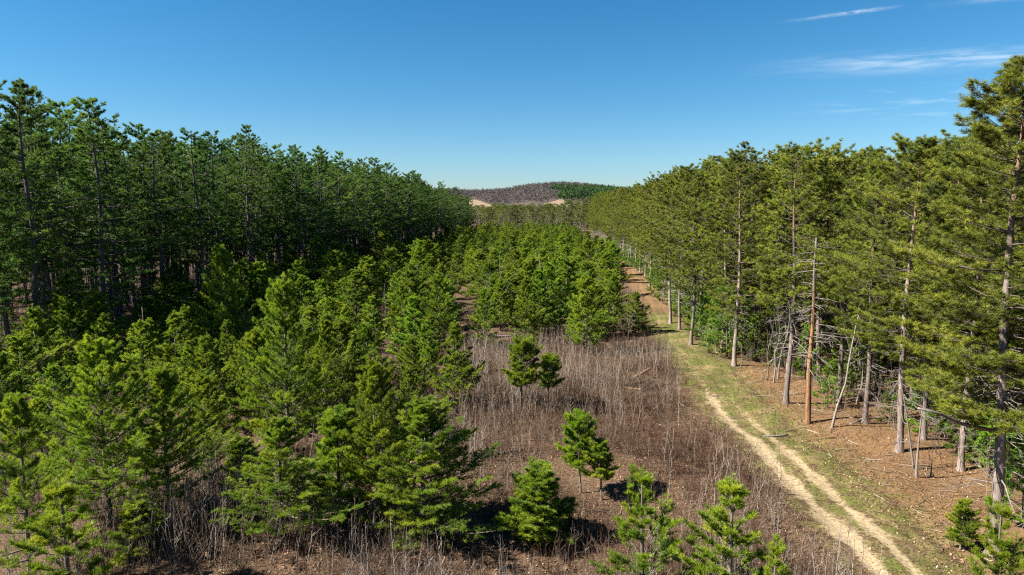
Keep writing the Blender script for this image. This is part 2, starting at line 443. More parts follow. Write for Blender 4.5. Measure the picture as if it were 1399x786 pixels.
def proto_bare(nm, mat, tmat=None, **kw):
    mb, tw = bare(**kw)
    return ([("trunk", mb.mesh(nm + "_trunk", mat, True)), ("branches", tw.mesh(nm + "_branches", tmat or mat))], kw["H"])
redNear = Kind("red_pine", [proto_conifer("red_pine_near", M_BRP, M_RP, M_LIMB, seed=250 + i, H=19, z0=z0, prof=rp_prof, spacing=.55, nper=5.4,
        elev=lambda t: .02 + .62*t**1.5, upturn=.16, r0=.175, ntw=36, ntf=6, twl=.28, twm=.42, tl=.17, k=15, spread=1.25, nw=.0145,
        s0=.22, r_in=.45, tang=.9, upb=.5, drop=.10, asym=.25, ndead=60, dead_len=1.9, zdead=2.5, bend=.18, droop=.08, bw=.007)
        for i, z0 in enumerate((5.6, 6.8))])
bareK = Kind("bare_tree", [proto_bare("bare_tree", M_BARE, seed=400 + i, H=8, r0=.075, levels=4, start=s, ratio=r, nch=n, ang=a)
        for i, (s, r, n, a) in enumerate(((.35, .42, 4, .5), (.25, .38, 4, .65), (.3, .5, 3, .45), (.2, .36, 5, .55)))])
shrubK = Kind("bare_shrub", [proto_bare("bare_shrub", M_BARED, seed=430 + i, H=3.2, r0=.025, levels=4, start=.05, ratio=.75, nch=4, ang=.55, gnarl=.12) for i in range(3)])

# saplings: thin grey stems (one mesh each)
M_STEM = tint_mat("sapling stems", [(0, (0.0500, 0.0353, 0.0279)), (.5, (0.1345, 0.1041, 0.0877)), (1, (0.2821, 0.2485, 0.2222))], objvar=.3)
M_CANE = tint_mat("brush stems", [(0, (.027, .013, .008)), (.36, (.080, .042, .025)), (.66, (.135, .100, .072)), (1, (.33, .285, .235))])
def sapling_mb(seed, H=3.0, r=.016, ntw=9, m=4, tw=.8, c=.5):
    rng = np.random.default_rng(seed); mb = MB()
    ss = np.linspace(0, 1, m)
    ln = rng.normal(0, .10, 2)
    P = np.stack([ln[0]*ss*H + rng.normal(0, .03, m)*ss, ln[1]*ss*H + rng.normal(0, .03, m)*ss, -.1 + ss*(H + .1)], -1)
    tubes(mb, P[None], (r*(1 - .75*ss))[None], 3, c)
    s = rng.uniform(.25, .95, ntw); i0 = np.minimum((s*(m - 1)).astype(int), m - 2); fr = (s*(m - 1) - i0)[:, None]
    b = P[i0]*(1 - fr) + P[i0 + 1]*fr
    a = rng.uniform(0, 6.28, ntw)
    d = nrm(np.stack([np.cos(a)*.6, np.sin(a)*.6, rng.uniform(.5, 1.1, ntw)], -1))
    l = tw*rng.uniform(.35, 1, ntw)*(1.15 - s)
    tubes(mb, np.stack([b, b + d*l[:, None]], 1), np.stack([r*.45 + 0*l, .25*r + 0*l], 1), 3, c)
    return mb

# ================================================================== SETTING
SUN_AZ_BEHIND, SUN_EL = R(9), R(43)
sun_dir = Vector((-math.cos(SUN_AZ_BEHIND)*math.cos(SUN_EL), -math.sin(SUN_AZ_BEHIND)*math.cos(SUN_EL), math.sin(SUN_EL)))
sd_ = bpy.data.lights.new("sun", 'SUN'); sd_.energy = 5.0; sd_.angle = R(.5); sd_.color = (1, .94, .84)
so = bpy.data.objects.new("sun", sd_); link(so); so.rotation_euler = sun_dir.to_track_quat('Z', 'Y').to_euler(); so.location = (-60, -20, 80)

w = SC.world; w.use_nodes = True; nt = w.node_tree
for n in list(nt.nodes): nt.nodes.remove(n)
wo = N(nt, "ShaderNodeOutputWorld"); bg = N(nt, "ShaderNodeBackground"); nt.links.new(bg.outputs[0], wo.inputs[0])
bg.inputs[1].default_value = .053
sky = N(nt, "ShaderNodeTexSky"); sky.sky_type = 'NISHITA'; sky.sun_disc = False
sky.sun_elevation = SUN_EL; sky.sun_rotation = math.atan2(sun_dir.x, sun_dir.y)
sky.altitude = 300; sky.air_density = 1.0; sky.dust_density = .25; sky.ozone_density = 1.3
# thin cirrus streaks and a broken contrail, fixed in the sky by direction
tc = N(nt, "ShaderNodeTexCoord"); sx = N(nt, "ShaderNodeSeparateXYZ"); nt.links.new(tc.outputs["Generated"], sx.inputs[0])
yy = math_(nt, 'MAXIMUM', sx.outputs["Y"], .05)
u = math_(nt, 'DIVIDE', sx.outputs["X"], yy); v = math_(nt, 'DIVIDE', sx.outputs["Z"], yy)
def band(slope, v0, width, u0, u1, soft):
    dv = math_(nt, 'SUBTRACT', v, math_(nt, 'MULTIPLY_ADD', u, slope, v0))
    g = math_(nt, 'DIVIDE', dv, width); g = math_(nt, 'MULTIPLY', g, g)
    g = math_(nt, 'EXPONENT', math_(nt, 'MULTIPLY', g, -1))
    a = N(nt, "ShaderNodeMapRange", interpolation_type='SMOOTHSTEP'); setin(a, From_Min=u0, From_Max=u0 + soft); nt.links.new(u, a.inputs["Value"])
    b = N(nt, "ShaderNodeMapRange", interpolation_type='SMOOTHSTEP'); setin(b, From_Min=u1, From_Max=u1 - soft*.5); nt.links.new(u, b.inputs["Value"])
    return math_(nt, 'MULTIPLY', g, math_(nt, 'MULTIPLY', a.outputs[0], b.outputs[0])), dv
def streak_noise(su, sv, slope, lo, hi, off=0.):
    cv = N(nt, "ShaderNodeCombineXYZ"); dv = math_(nt, 'SUBTRACT', v, math_(nt, 'MULTIPLY', u, slope))
    nt.links.new(math_(nt, 'MULTIPLY_ADD', u, su, off), cv.inputs[0]); nt.links.new(math_(nt, 'MULTIPLY', dv, sv), cv.inputs[1])
    no = N(nt, "ShaderNodeTexNoise"); setin(no, Scale=1.0, Detail=7.0, Roughness=.62, Distortion=.4); nt.links.new(cv.outputs[0], no.inputs["Vector"])
    mr = N(nt, "ShaderNodeMapRange", interpolation_type='SMOOTHSTEP'); setin(mr, From_Min=lo, From_Max=hi); nt.links.new(no.outputs["Fac"], mr.inputs["Value"])
    return mr.outputs[0]
b1, _ = band(.055, .176, .012, .29, .86, .30)
b2, _ = band(.04, .128, .020, .35, .80, .25)
b3, _ = band(.13, .212, .0022, .36, .56, .16)
b4, _ = band(.10, .225, .004, .56, .86, .12)
n1 = streak_noise(9, 95, .07, .30, .72); n2 = streak_noise(10, 110, .05, .48, .80, 3.); n3 = streak_noise(60, 300, .13, .25, .65, 7.)
cl = math_(nt, 'MULTIPLY', b1, math_(nt, 'MULTIPLY', n1, .50))
cl = math_(nt, 'ADD', cl, math_(nt, 'MULTIPLY', b2, math_(nt, 'MULTIPLY', n2, .45)))
cl = math_(nt, 'ADD', cl, math_(nt, 'MULTIPLY', b3, math_(nt, 'MULTIPLY', n3, .55)))
cl = math_(nt, 'ADD', cl, math_(nt, 'MULTIPLY', b4, math_(nt, 'MULTIPLY', n1, .28)))
hs = N(nt, "ShaderNodeHueSaturation"); hs.inputs["Saturation"].default_value = 1.22; nt.links.new(sky.outputs[0], hs.inputs["Color"])
tn = N(nt, "ShaderNodeMix", data_type='RGBA', blend_type='MULTIPLY'); tn.inputs[0].default_value = 1; nt.links.new(hs.outputs[0], tn.inputs[6]); nt.links.new(ramp(nt, [(0, (.42, .50, .67)), (.08, (.36, .525, .655)), (.17, (.275, .53, .645)), (.34, (.185, .52, .63))], sx.outputs["Z"]).outputs[0], tn.inputs[7])
nt.links.new(mixc(nt, cl, tn.outputs[2], (4.8, 5.5, 6.0)), bg.inputs[0])

# ---- ground material, driven by masks stored on the vertices and broken up with noise
def ground_mat(name):
    m, nt, out = new_mat(name)
    geo = N(nt, "ShaderNodeNewGeometry")
    def noise(scale, detail=5., rough=.6, stretch=None):
        n = N(nt, "ShaderNodeTexNoise"); setin(n, Scale=scale, Detail=detail, Roughness=rough)
        if stretch:
            mp = N(nt, "ShaderNodeMapping"); mp.inputs["Scale"].default_value = stretch; nt.links.new(geo.outputs["Position"], mp.inputs[0]); nt.links.new(mp.outputs[0], n.inputs["Vector"])
        else: nt.links.new(geo.outputs["Position"], n.inputs["Vector"])
        return n.outputs["Fac"]
    def att(nm): return N(nt, "ShaderNodeAttribute", attribute_name=nm).outputs["Fac"]
    fine, mid, big, huge = noise(7, 6, .7), noise(1.1, 5), noise(.16, 4), noise(.02, 5)
    litter = ramp(nt, [(.28, (0.0205, 0.0123, 0.0074)), (.46, (0.0574, 0.0353, 0.0205)), (.62, (0.1074, 0.0672, 0.0394)), (.78, (0.1886, 0.1279, 0.0804))], fine).outputs[0]
    needles = ramp(nt, [(.28, (0.0500, 0.0271, 0.0123)), (.48, (0.1173, 0.0672, 0.0312)), (.66, (0.1747, 0.1107, 0.0541)), (.8, (0.2419, 0.1747, 0.1009))], fine).outputs[0]
    grass = ramp(nt, [(.3, (0.0369, 0.0435, 0.0090)), (.5, (0.0738, 0.0804, 0.0172)), (.7, (0.1345, 0.1173, 0.0402))], fine).outputs[0]
    straw = ramp(nt, [(.3, (0.0804, 0.0607, 0.0238)), (.6, (0.1747, 0.1378, 0.0607))], fine).outputs[0]
    sand = ramp(nt, [(.28, (0.1230, 0.0861, 0.0476)), (.48, (0.2214, 0.1681, 0.0984)), (.75, (0.3280, 0.2665, 0.1722))], fine).outputs[0]
    pn = math_(nt, 'ADD', att("needles"), math_(nt, 'MULTIPLY_ADD', mid, .9, -.45))
    def thr(x, lo, hi):
        mr = N(nt, "ShaderNodeMapRange", interpolation_type='SMOOTHSTEP'); setin(mr, From_Min=lo, From_Max=hi); nt.links.new(x, mr.inputs["Value"]); return mr.outputs[0]
    c = mixc(nt, thr(pn, .2, .8), litter, needles)
    c = mixc(nt, math_(nt, 'MULTIPLY', thr(big, .52, .75), .35), c, (.12, .077, .045))
    spots = noise(2.6, 4, .65)
    c = mixc(nt, math_(nt, 'MULTIPLY', thr(spots, .54, .68), .55), c, (.055, .034, .020))
    c = mixc(nt, math_(nt, 'MULTIPLY', thr(noise(.55, 5, .7), .55, .72), .45), c, (.165, .122, .07))
    gn = math_(nt, 'ADD', att("grass"), math_(nt, 'ADD', math_(nt, 'MULTIPLY_ADD', mid, 1.0, -.5), math_(nt, 'MULTIPLY_ADD', fine, .6, -.3)))
    gcol = mixc(nt, thr(noise(.45, 5), .45, .62), grass, straw)
    c = mixc(nt, thr(gn, .38, .72), c, gcol)
    rn = math_(nt, 'ADD', att("rut"), math_(nt, 'ADD', math_(nt, 'MULTIPLY_ADD', noise(2.2, 6, .7), 1.5, -.75), math_(nt, 'MULTIPLY_ADD', fine, .6, -.3)))
    c = mixc(nt, thr(rn, .26, .84), c, sand)
    far = ramp(nt, [(.35, (0.0402, 0.0303, 0.0246)), (.65, (0.0738, 0.0574, 0.0467))], huge).outputs[0]
    c = mixc(nt, att("far"), c, far)
    p = N(nt, "ShaderNodeBsdfPrincipled"); setin(p, Roughness=.95); p.inputs["Specular IOR Level"].default_value = .15
    nt.links.new(c, p.inputs["Base Color"])
    bp = N(nt, "ShaderNodeBump"); setin(bp, Strength=.7, Distance=.08); nt.links.new(math_(nt, 'ADD', math_(nt, 'MULTIPLY', fine, .5), mid), bp.inputs["Height"]); nt.links.new(bp.outputs[0], p.inputs["Normal"])
    nt.links.new(p.outputs[0], out.inputs[0])
    return m
M_GROUND = ground_mat("forest floor")

def masks(x, y):
    d = x - rut_x(y)                         # 0 = left rut, 1.65 = right rut
    wn = .25*np.sin(y*.31) + .18*np.sin(y*.83 + 1)
    fade_far = sstep(108, 86, y)
    g = sstep(-3.0 + wn, -1.0, d)*sstep(9.5 + wn*2, 2.4, d)
    right_less = sstep(40, 85, y)
    g = g*(.50 + .24*right_less)*fade_far + .0
    g = g - .35*sstep(1.8, 3.2, d)*sstep(60, 78, y)*(d > 0)
    g = g + .10*sstep(3.4, 2.4, np.abs(d - 3.2))*(1 - right_less)
    st = np.interp(y, [0, 30, 45, 50, 56, 75, 92, 120, 200], [1.0, 1.0, .95, .75, .42, .40, .36, .35, .35])
    wl = np.interp(y, [0, 50, 80, 120], [.70, .54, .36, .5])
    wl = wl*(1 + .30*np.sin(y*1.13 + .7*np.sin(y*.37)) + .15*np.sin(y*2.9))
    st = st*(1 - .16*np.maximum(0, np.sin(y*.61 + 1.2*np.sin(y*.23))))
    rl = np.exp(-((d - .12*np.sin(y*.5))/wl)**2)
    rr = np.exp(-((d - 1.50 - .1*np.sin(y*.41 + 2))/(wl*.78))**2)*np.interp(y, [0, 36, 44, 52, 60, 90, 120], [.92, .88, .8, .45, .45, .6, .8])
    rut = np.maximum(rl, rr)*st
    track_sand = sstep(-.9, -.2, d)*sstep(2.6, 1.9, d)*sstep(90, 120, y)*.15
    rut = np.maximum(rut, track_sand)
    nd = np.maximum(sstep(2.2, 5.5, d), .35*sstep(-2.5, 0, d))
    nd = np.maximum(nd, sstep(84, 104, y)*sstep(-2.5, -1, d))
    nd = np.where(y > 330, .3, nd)
    far = sstep(420, 800, y) + sstep(300, 800, np.abs(x))
    return np.clip(g, 0, 1), np.clip(rut, 0, 1), np.clip(nd, 0, 1), np.clip(far, 0, 1)

def grid_mesh(name, X, Y, Z, mat):
    ny, nx = X.shape
    V = np.stack([X, Y, Z], -1).reshape(-1, 3)
    i = np.arange(ny*nx).reshape(ny, nx)
    a, b, c_, d_ = i[:-1, :-1], i[:-1, 1:], i[1:, 1:], i[1:, :-1]
    T = np.concatenate([np.stack([a, b, c_], -1).reshape(-1, 3), np.stack([a, c_, d_], -1).reshape(-1, 3)])
    me = mesh_from(name, V, T, np.full(len(T), .5), mat, True)
    for nm, arr in zip(("grass", "rut", "needles", "far"), masks(V[:, 0], V[:, 1])):
        at = me.attributes.new(nm, 'FLOAT', 'POINT'); at.data.foreach_set("value", arr.astype(np.float32))
    return me

def stretch(a, b, n, p): return a + (b - a)*np.linspace(0, 1, n)**p
xs = np.concatenate([-stretch(60, 6000, 60, 2.6)[::-1], np.arange(-59.4, 59.9, .6), stretch(60, 6000, 60, 2.6)])
ys = np.concatenate([-stretch(5, 1500, 16, 2)[::-1], np.arange(-4, 130, .6), stretch(130.5, 8000, 150, 2.4)])
X, Y = np.meshgrid(xs, ys)
Z = terrain(X, Y)
dd = X - track_x(Y)
Z = Z - .08*sstep(3.9, 2.9, np.abs(dd))*(Y > 8)*(Y < 330)
tag(mobj("ground", grid_mesh("ground", X, Y, Z, M_GROUND)), "brown leaf-strewn forest floor", "ground", kind="structure")
# the track: a ribbon of its own, sunk a little in the two ruts; its edges dip into the ground
yt = np.concatenate([np.arange(9, 130, .25), np.arange(130, 325, 1.0)])
xo = np.linspace(-3.5, 3.5, 71)
YT, XO = np.meshgrid(yt, xo, indexing='ij')
XT = track_x(YT) + XO
ZT = terrain(XT, YT) + .012 - .095*sstep(2.6, 3.5, np.abs(XO)) - .05*np.exp(-((XO + .85)/.3)**2) - .04*np.exp(-((XO - .66)/.28)**2) \
     + .012*np.sin(XT*7 + YT*5)*np.sin(YT*6.1)
tag(mobj("dirt_track", grid_mesh("dirt_track", XT, YT, ZT, M_GROUND)), "two-rut sandy track with grass between the wheel marks", "track", kind="structure")

# ================================================================== PLACEMENT
WORDS = ["first", "second", "third", "fourth", "fifth", "sixth", "seventh", "eighth", "ninth", "tenth", "eleventh", "twelfth",
         "thirteenth", "fourteenth", "fifteenth", "sixteenth", "seventeenth", "eighteenth", "nineteenth", "twentieth",
         "twenty-first", "twenty-second", "twenty-third", "twenty-fourth", "twenty-fifth"]
occupied = []     # (x, y, r) of trees in the clearing
def free(x, y, r):
    return all((x - a)**2 + (y - b)**2 > (r + c)**2 for a, b, c in occupied)

# ---- left stand: mature white pines
LEFT_G = "tall white pines of the left stand"
cand = []
for row in range(11):
    y = 52 + rg.uniform(0, 3)
    while y < 330:
        x = float(left_edge(y)) - 2.0 - row*5.2 + rg.normal(0, .9)
        if row == 0: x += rg.uniform(-.8, .8)
        if x > -.80*y - 9: cand.append((row, x, y + rg.normal(0, .6)))
        y += 5.0*rg.uniform(.8, 1.25)*(1 + row*.03)
cand.sort(key=lambda t: (t[0] > 4, t[2] + t[0]*14))
cand = [c for c in cand if not (c[0] < 3 and c[2] < 62 and c[1] > -52)] + [(0, -41.5, 58.5), (0, -44.5, 57.0), (1, -47.5, 60.5), (0, -39.5, 66.0)]
cand.sort(key=lambda t: (t[0] > 4, t[2] + t[0]*14))
left_ind, left_rest = cand[:290], cand[290:]
front_left = sorted([c for c in left_ind if c[0] == 0], key=lambda t: t[2])
rank = {c: i for i, c in enumerate(front_left)}
second_left = {c: i for i, c in enumerate(sorted([c for c in left_ind if c[0] == 1], key=lambda t: t[2]))}
for c in left_ind:
    row, x, y = c
    s = np.clip(rg.normal(.97, .05), .85, 1.08)*float(np.interp(y, [190, 330], [1, .80]))*(1 if row else rg.uniform(.94, 1.02))
    sw = s*rg.uniform(.85, 1.1)
    if c in rank and rank[c] < 20: lb = f"tall dark white pine, {WORDS[rank[c]]} from the near end of the left stand's front row"
    elif c in second_left and second_left[c] < 20: lb = f"tall dark white pine in the left stand's second row, {WORDS[second_left[c]]} from its near end"
    elif row == 0: lb = "far tall white pine along the distant end of the left stand's front row"
    elif row == 1: lb = "far tall white pine in the left stand's second row near its distant end"
    else: lb = "tall white pine deep inside the shady left stand behind its two front rows"
    white.place(int(rg.integers(0, 6)), x, y, (sw, sw, s), rg.uniform(0, 6.28), (rg.normal(0, .012), rg.normal(0, .012)), label=lb, cat="pine tree", group=LEFT_G)

# ---- right stand: red pines
RIGHT_G = "red pines of the right stand"
specials = [  # px base, py base, top y, label
    (1356, 762, None, 19.7, "nearest big red pine at right edge, thick pale trunk, broken limb pointing left"),
    (1229, 617, None, 18.0, "red pine with thin dead stems at its foot, left of the nearest big pine"),
    (1074, 552, None, 18.6, "grey-trunked red pine just left of the orange bark-stripped snag"),
    (1003, 502, None, 19.0, "straight red pine at the stand edge, long bare trunk beside the track bend"),
    (1174, 516, None, 19.0, "red pine behind the forked pale bare tree, pinkish trunk"),
    (1118, 522, None, 18.5, "slim red pine standing behind the orange snag"),
    (1318, 570, None, 19.0, "red pine standing behind the broken limb of the nearest big pine"),
    (944, 470, None, 18.3, "red pine at the stand edge where the grassy ruts fade"),
    (1452, 770, None, 19.2, "red pine at the right frame edge, crown joining the nearest big pine's"),
    (1412, 660, None, 20.0, "tall red pine topping the stand just behind the nearest big pine"),
    (1290, 590, None, 18.4, "red pine between the thin dead stems and the broken limb"),
    (916, 440, None, 18.5, "red pine beside the tree shadows that cross the track"),
]
spec_xy = []
for i, (px, py, _, H, lb) in enumerate(specials):
    x, y = at_ground(px, py); spec_xy.append((x, y))
    s = H/19
    K_, v_ = (redNear, i % 2) if y < 46 else (red, (0, 1, 2, 3, 4, 5, 0, 1, 3, 4, 2, 2)[i])
    K_.place(v_, x, y, (s*(1.3 if i in (0, 8, 9) else 1.12),)*2 + (s,), rg.uniform(0, 6.28), (0, rg.normal(0, .01)), label=lb, cat="pine tree", group=RIGHT_G)
cand = []
for row in range(9):
    y = 17 + rg.uniform(0, 3)
    while y < 330:
        x = float(right_edge(y)) + .6 + row*4.0 + rg.normal(0, .55)
        ok = all((x - a)**2 + (y - b)**2 > 2.6**2 for a, b in spec_xy)
        if row == 0 and 29 < y < 80: ok = ok and rg.uniform() < .35     # the thinned near edge
        if x < .80*y + 12 and ok and not (y < 46 and row == 0) and not (y < 33 and x < .74*y + 3.5): cand.append((row, x, y))
        y += 4.3*rg.uniform(.8, 1.25)
cand.sort(key=lambda t: (t[0] > 3, t[2] + t[0]*16))
right_ind, right_rest = cand[:285], cand[285:]
rankr = {c: i for i, c in enumerate(sorted([c for c in right_ind if c[0] == 0 and c[2] > 78], key=lambda t: t[2]))}
for c in right_ind:
    row, x, y = c
    s = np.clip(rg.normal(.96, .055), .83, 1.09)*(.88 if y < 48 else 1); sw = s*rg.uniform(.95, 1.15)
    if c in rankr and rankr[c] < 20: lb = f"red pine lining the far track, {WORDS[rankr[c]]} in the front row past the track shadows"
    elif row == 0 and y > 78: lb = "distant red pine near the far end of the right stand's front row"
    elif row == 0: lb = "red pine on the right stand's thinned near edge between the open-grown trunks"
    elif y < 80: lb = "red pine inside the near part of the right stand behind its edge trees"
    else: lb = "red pine inside the far part of the right stand behind its front row"
    K_ = redNear if y < 46 else red
    K_.place(int(rg.integers(0, len(K_.protos))), x, y, (sw, sw, s), rg.uniform(0, 6.28), (rg.normal(0, .012), rg.normal(0, .012)), label=lb, cat="pine tree", group=RIGHT_G)

# the rest of both stands, past 300 of a kind: one object each
def mass(name, pts, fol, bark, H, z0, prof, label, seed, sc=(.9, 1.05), **kw):
    crs, trs = MB(), MB()
    var = []
    for i in range(4):
        d = dict(seed=seed + i, H=H, z0=z0, prof=prof, spacing=1.3, nper=4, elev=lambda t: .05 + .5*t*t, ntw=8, ntf=3, twl=.3, twm=.4, tl=.45, k=6, spread=1.1, nw=.09, twig_tubes=False, bend=.1, trunk_sides=5, r0=.2)
        d.update(kw)
        tr, br, cr, _ = conifer(**d); var.append((tr.arrays(), br.arrays(), cr.arrays()))
    for (x, y) in pts:
        tr, br, cr = var[int(rg.integers(0, 4))]
        a = rg.uniform(0, 6.28); s = rg.uniform(*sc); ca, sa = math.cos(a)*s, math.sin(a)*s
        M = np.array([[ca, -sa, 0], [sa, ca, 0], [0, 0, s]])
        off = np.array([x, y, float(terrain(x, y))])
        for dst, (V, T, c) in ((trs, tr), (trs, br), (crs, cr)): dst.add(V@M.T + off, T, np.clip(c + rg.normal(0, .08), 0, 1))
    V1, T1, c1 = crs.arrays(); V2, T2, c2 = trs.arrays()
    me = mesh_from(name, np.concatenate([V1, V2]), np.concatenate([T1, T2 + len(V1)]), np.concatenate([c1, c2]), fol)
    me.materials.append(bark)
    me.polygons.foreach_set("material_index", np.concatenate([np.zeros(len(T1), np.int32), np.ones(len(T2), np.int32)]))
    return tag(mobj(name, me), label, "wood", kind="stuff")
if left_rest: mass("white_pine_wood", [(x, y) for _, x, y in left_rest], M_WP, M_BWP, 25, 9, wp_prof, "dark mass of white pines filling the back of the left stand", 600, r0=.28)
if right_rest: mass("red_pine_wood", [(x, y) for _, x, y in right_rest], M_RP, M_BRP, 19, 8.5, rp_prof, "olive mass of red pines filling the back of the right stand", 610)

# ---- young pines of the clearing, the ones that stand out
YG = "young pines of the clearing"
def put_young(kind, v, px, d, top, label, wide=1.0, base=None, lean=(0, 0), cat="young pine"):
    if base is not None: x, y = at_ground(px, base)
    else:
        y = d; x, _ = at_depth(px, 400, y)
    _, H = at_depth(px, top, y)
    Hp = kind.protos[v][1]
    s = H/Hp
    kind.place(v, x, y, (s*wide, s*wide, s), rg.uniform(0, 6.28), lean, label=label, cat=cat, group=YG)
    occupied.append((x, y, 1.0*s*wide + .6))
    return x, y
put_young(bigY, 3, 8, 24, 540, "thin-crowned young pine at the bottom left corner with bare dark trunk", .8)
put_young(bigY, 4, 128, 29.5, 462, "tall young pine second from the left edge, bright yellow-green top above the dark gap", .9)
put_young(bigY, 2, 214, 31, 503, "young pine between the yellow-topped pine and the bushy pine right of the dead stick", .95)
put_young(bigY, 1, 272, 36, 510, "bushy young pine right of the dead grey stick, pointed top", .85)
put_young(bigY, 4, 386, 40, 376, "tallest bright yellow-green young pine in the left foreground", .76)
put_young(bigY, 0, 440, 44, 430, "young pine behind and right of the tallest yellow-green one", .75)
put_young(bigY, 2, 372, 28.5, 572, "dense green young pine below the tallest yellow-green one", 1.35)
put_young(bigY, 1, 508, 30, 492, "broad young pine at bottom centre left, left half of a joined crown", .82)
put_young(bigY, 1, 575, 29, 540, "broad dark green young pine whose crown spreads widest at bottom centre", 1.4)
put_young(smallY, 0, 455, 31, 560, "pale green young pine squeezed left of the broad bottom-centre crown", 1.2)
put_young(youngK, 1, 620, 50, 440, "slim dark young pine standing alone above the grey thicket", .95, base=560)
put_young(smallY, 3, 712, 47, 466, "young pine on a bare stem at the left edge of the grey thicket", .9)
put_young(smallY, 3, 750, 49, 484, "small-crowned young pine just right of the one on a bare stem", .85)
put_young(smallY, 3, 797, 34, 556, "tilted young pine with a bare lower stem in the middle of the brown brush", .80, lean=(0, .07))
put_young(smallY, 3, 826, 33, 600, "lower young pine leaning right beside the tilted one in the brown brush", 1.1, lean=(0, .12))
put_young(smallY, 2, 740, 28.5, 636, "short bushy young pine in the brown brush at bottom centre", 1.5)
put_young(openY, 0, 887, 23.5, 640, "needle-tufted young pine at the bottom edge, left of the track-side one", 1.15)
put_young(openY, 1, 1012, 22, 655, "young pine at the bottom edge nearest to the track", 1.2)
put_young(openY, 0, 1078, 20, 742, "low pine top peeping over the bottom edge beside the track", 1.0)
put_young(smallY, 1, 1312, None, 684, "tiny lone pine sapling on the litter right of the track", 1.0, base=752)
put_young(openY, 0, 1398, 21, 690, "young pine in the bottom right corner below the biggest trunk", .9)
put_young(youngK, 3, 797, None, 374, "young pine on a visible stem, tallest before the track-side clump", .9, base=484)
put_young(youngK, 0, 717, None, 378, "rounded dense young pine in front centre of the far regrowth", .85, base=468)
put_young(youngK, 4, 662, None, 392, "rounded young pine left of the dense centre one, before the brown gap", .85, base=474)
put_young(youngK, 0, 868, None, 396, "dark round young pine at the track edge that throws its shadow on the track", 1.2, base=454)
put_young(youngK, 5, 838, None, 372, "young pine close behind the dark track-edge one", .85, base=448)
put_young(bigY, 1, 302, 62, 332, "tall young pine half in shade against the left stand, pale green top", .75)
put_young(bigY, 2, 255, 60, 420, "shaded young pine at the foot of the left stand, left of the pale-topped one", .9)
put_young(youngK, 0, 600, None, 372, "young pine left of the brown gap in the regrowth", .85, base=470)
put_young(youngK, 5, 550, None, 388, "slim young pine beside a bare grey tree left of centre", .75, base=462)
put_young(youngK, 2, 500, 52, 440, "mid-green young pine among bare twigs behind the bottom-centre crowns", .9)
put_young(youngK, 3, 470, 62, 418, "dark young pine in front of the left stand's shade", .9)
put_young(youngK, 4, 555, 46, 500, "pale grey-green low pine behind the broad bottom-centre crown", .8)
put_young(smallY, 2, 90, 40, 560, "low shaded pine in the gap at the left edge", 1.2)

put_young(openY, 1, 62, 22, 655, "low bright young pine at the bottom left, right of the thin-crowned corner pine", 1.2)
put_young(smallY, 2, 165, 27, 690, "low spreading young pine in the dark gap at the bottom left", 1.6)
put_young(smallY, 0, 318, 33, 600, "small young pine in the gap left of the dense green one", 1.3)
put_young(bigY, 1, 40, 37, 545, "full young pine behind the thin-crowned corner pine at the left edge", .9)
# the filling regrowth, denser with distance
tries = 0; ny = 0; fill = []
while tries < 20000 and ny < 246:
    tries += 1
    y = rg.uniform(40, 88) if ny < 80 else 84 + (rg.uniform()**1.1)*165
    x = rg.uniform(float(left_edge(y)) - 1, float(rut_x(y)) - 4.6)
    px = 699.5 + FPX*x/y
    py = 285 + FPX*CAM_H/y
    if 645 < px < 960 and py > 468: continue
    if 622 < px < 655 and 415 < py: continue
    r = (1.1 if y < 86 else 1.45) + .4*rg.uniform()
    if y < 56 and x > -7: continue
    if not free(x, y, r): continue
    occupied.append((x, y, r)); ny += 1
    near_left = x - float(left_edge(y)) < 10
    H = rg.uniform(5.4, 8.6) if y > 75 else rg.uniform(3.6, 7.2)
    if near_left: H *= rg.uniform(.8, 1.25)
    if y > 180: H *= .92
    fill.append((x, y, H, near_left, py))
nearf = sorted([f for f in fill if f[1] < 88 and not f[3]], key=lambda f: f[0])
rk = {f: i for i, f in enumerate(nearf)}
for f in fill:
    x, y, H, nl, py = f
    if f in rk and rk[f] < 20: lb = f"mid-distance young pine on open clearing floor, {WORDS[rk[f]]} from the left among its kind"
    elif nl and y < 110: lb = "shaded young pine along the foot of the near left stand"
    elif nl: lb = "young pine along the foot of the far left stand"
    elif y < 140: lb = "young pine in the nearer half of the closed regrowth down the clearing"
    elif y < 220: lb = "young pine in the middle of the closed regrowth down the clearing"
    else: lb = "small-looking young pine at the far end of the clearing"
    s = H/7
    youngK.place(int(rg.integers(0, 6)), x, y, (s*rg.uniform(.9, 1.25)*(1.1 if y > 84 else 1),)*2 + (s,), rg.uniform(0, 6.28), (rg.normal(0, .02), rg.normal(0, .02)), label=lb, cat="young pine", group=YG)

# past 300 of them, the far end of the regrowth is one mass
far_y = []
while len(far_y) < 210:
    y = rg.uniform(205, 385); x = rg.uniform(float(left_edge(y)) - 1, float(right_edge(y)) - 7)
    if all((x - a)**2 + (y - b)**2 > 9 for a, b in far_y): far_y.append((x, y))
mass("young_pine_wood", far_y, M_YP, M_BYP, 7, .3, yp_prof(2.9, .8), "bright green mass of young pines closing the far end of the clearing", 640, sc=(.75, 1.15), tl=.30, nw=.085, spacing=.6, nper=5, ntw=9, ntf=4, r0=.1, elev=lambda t: .16 + .6*t, twm=.28)

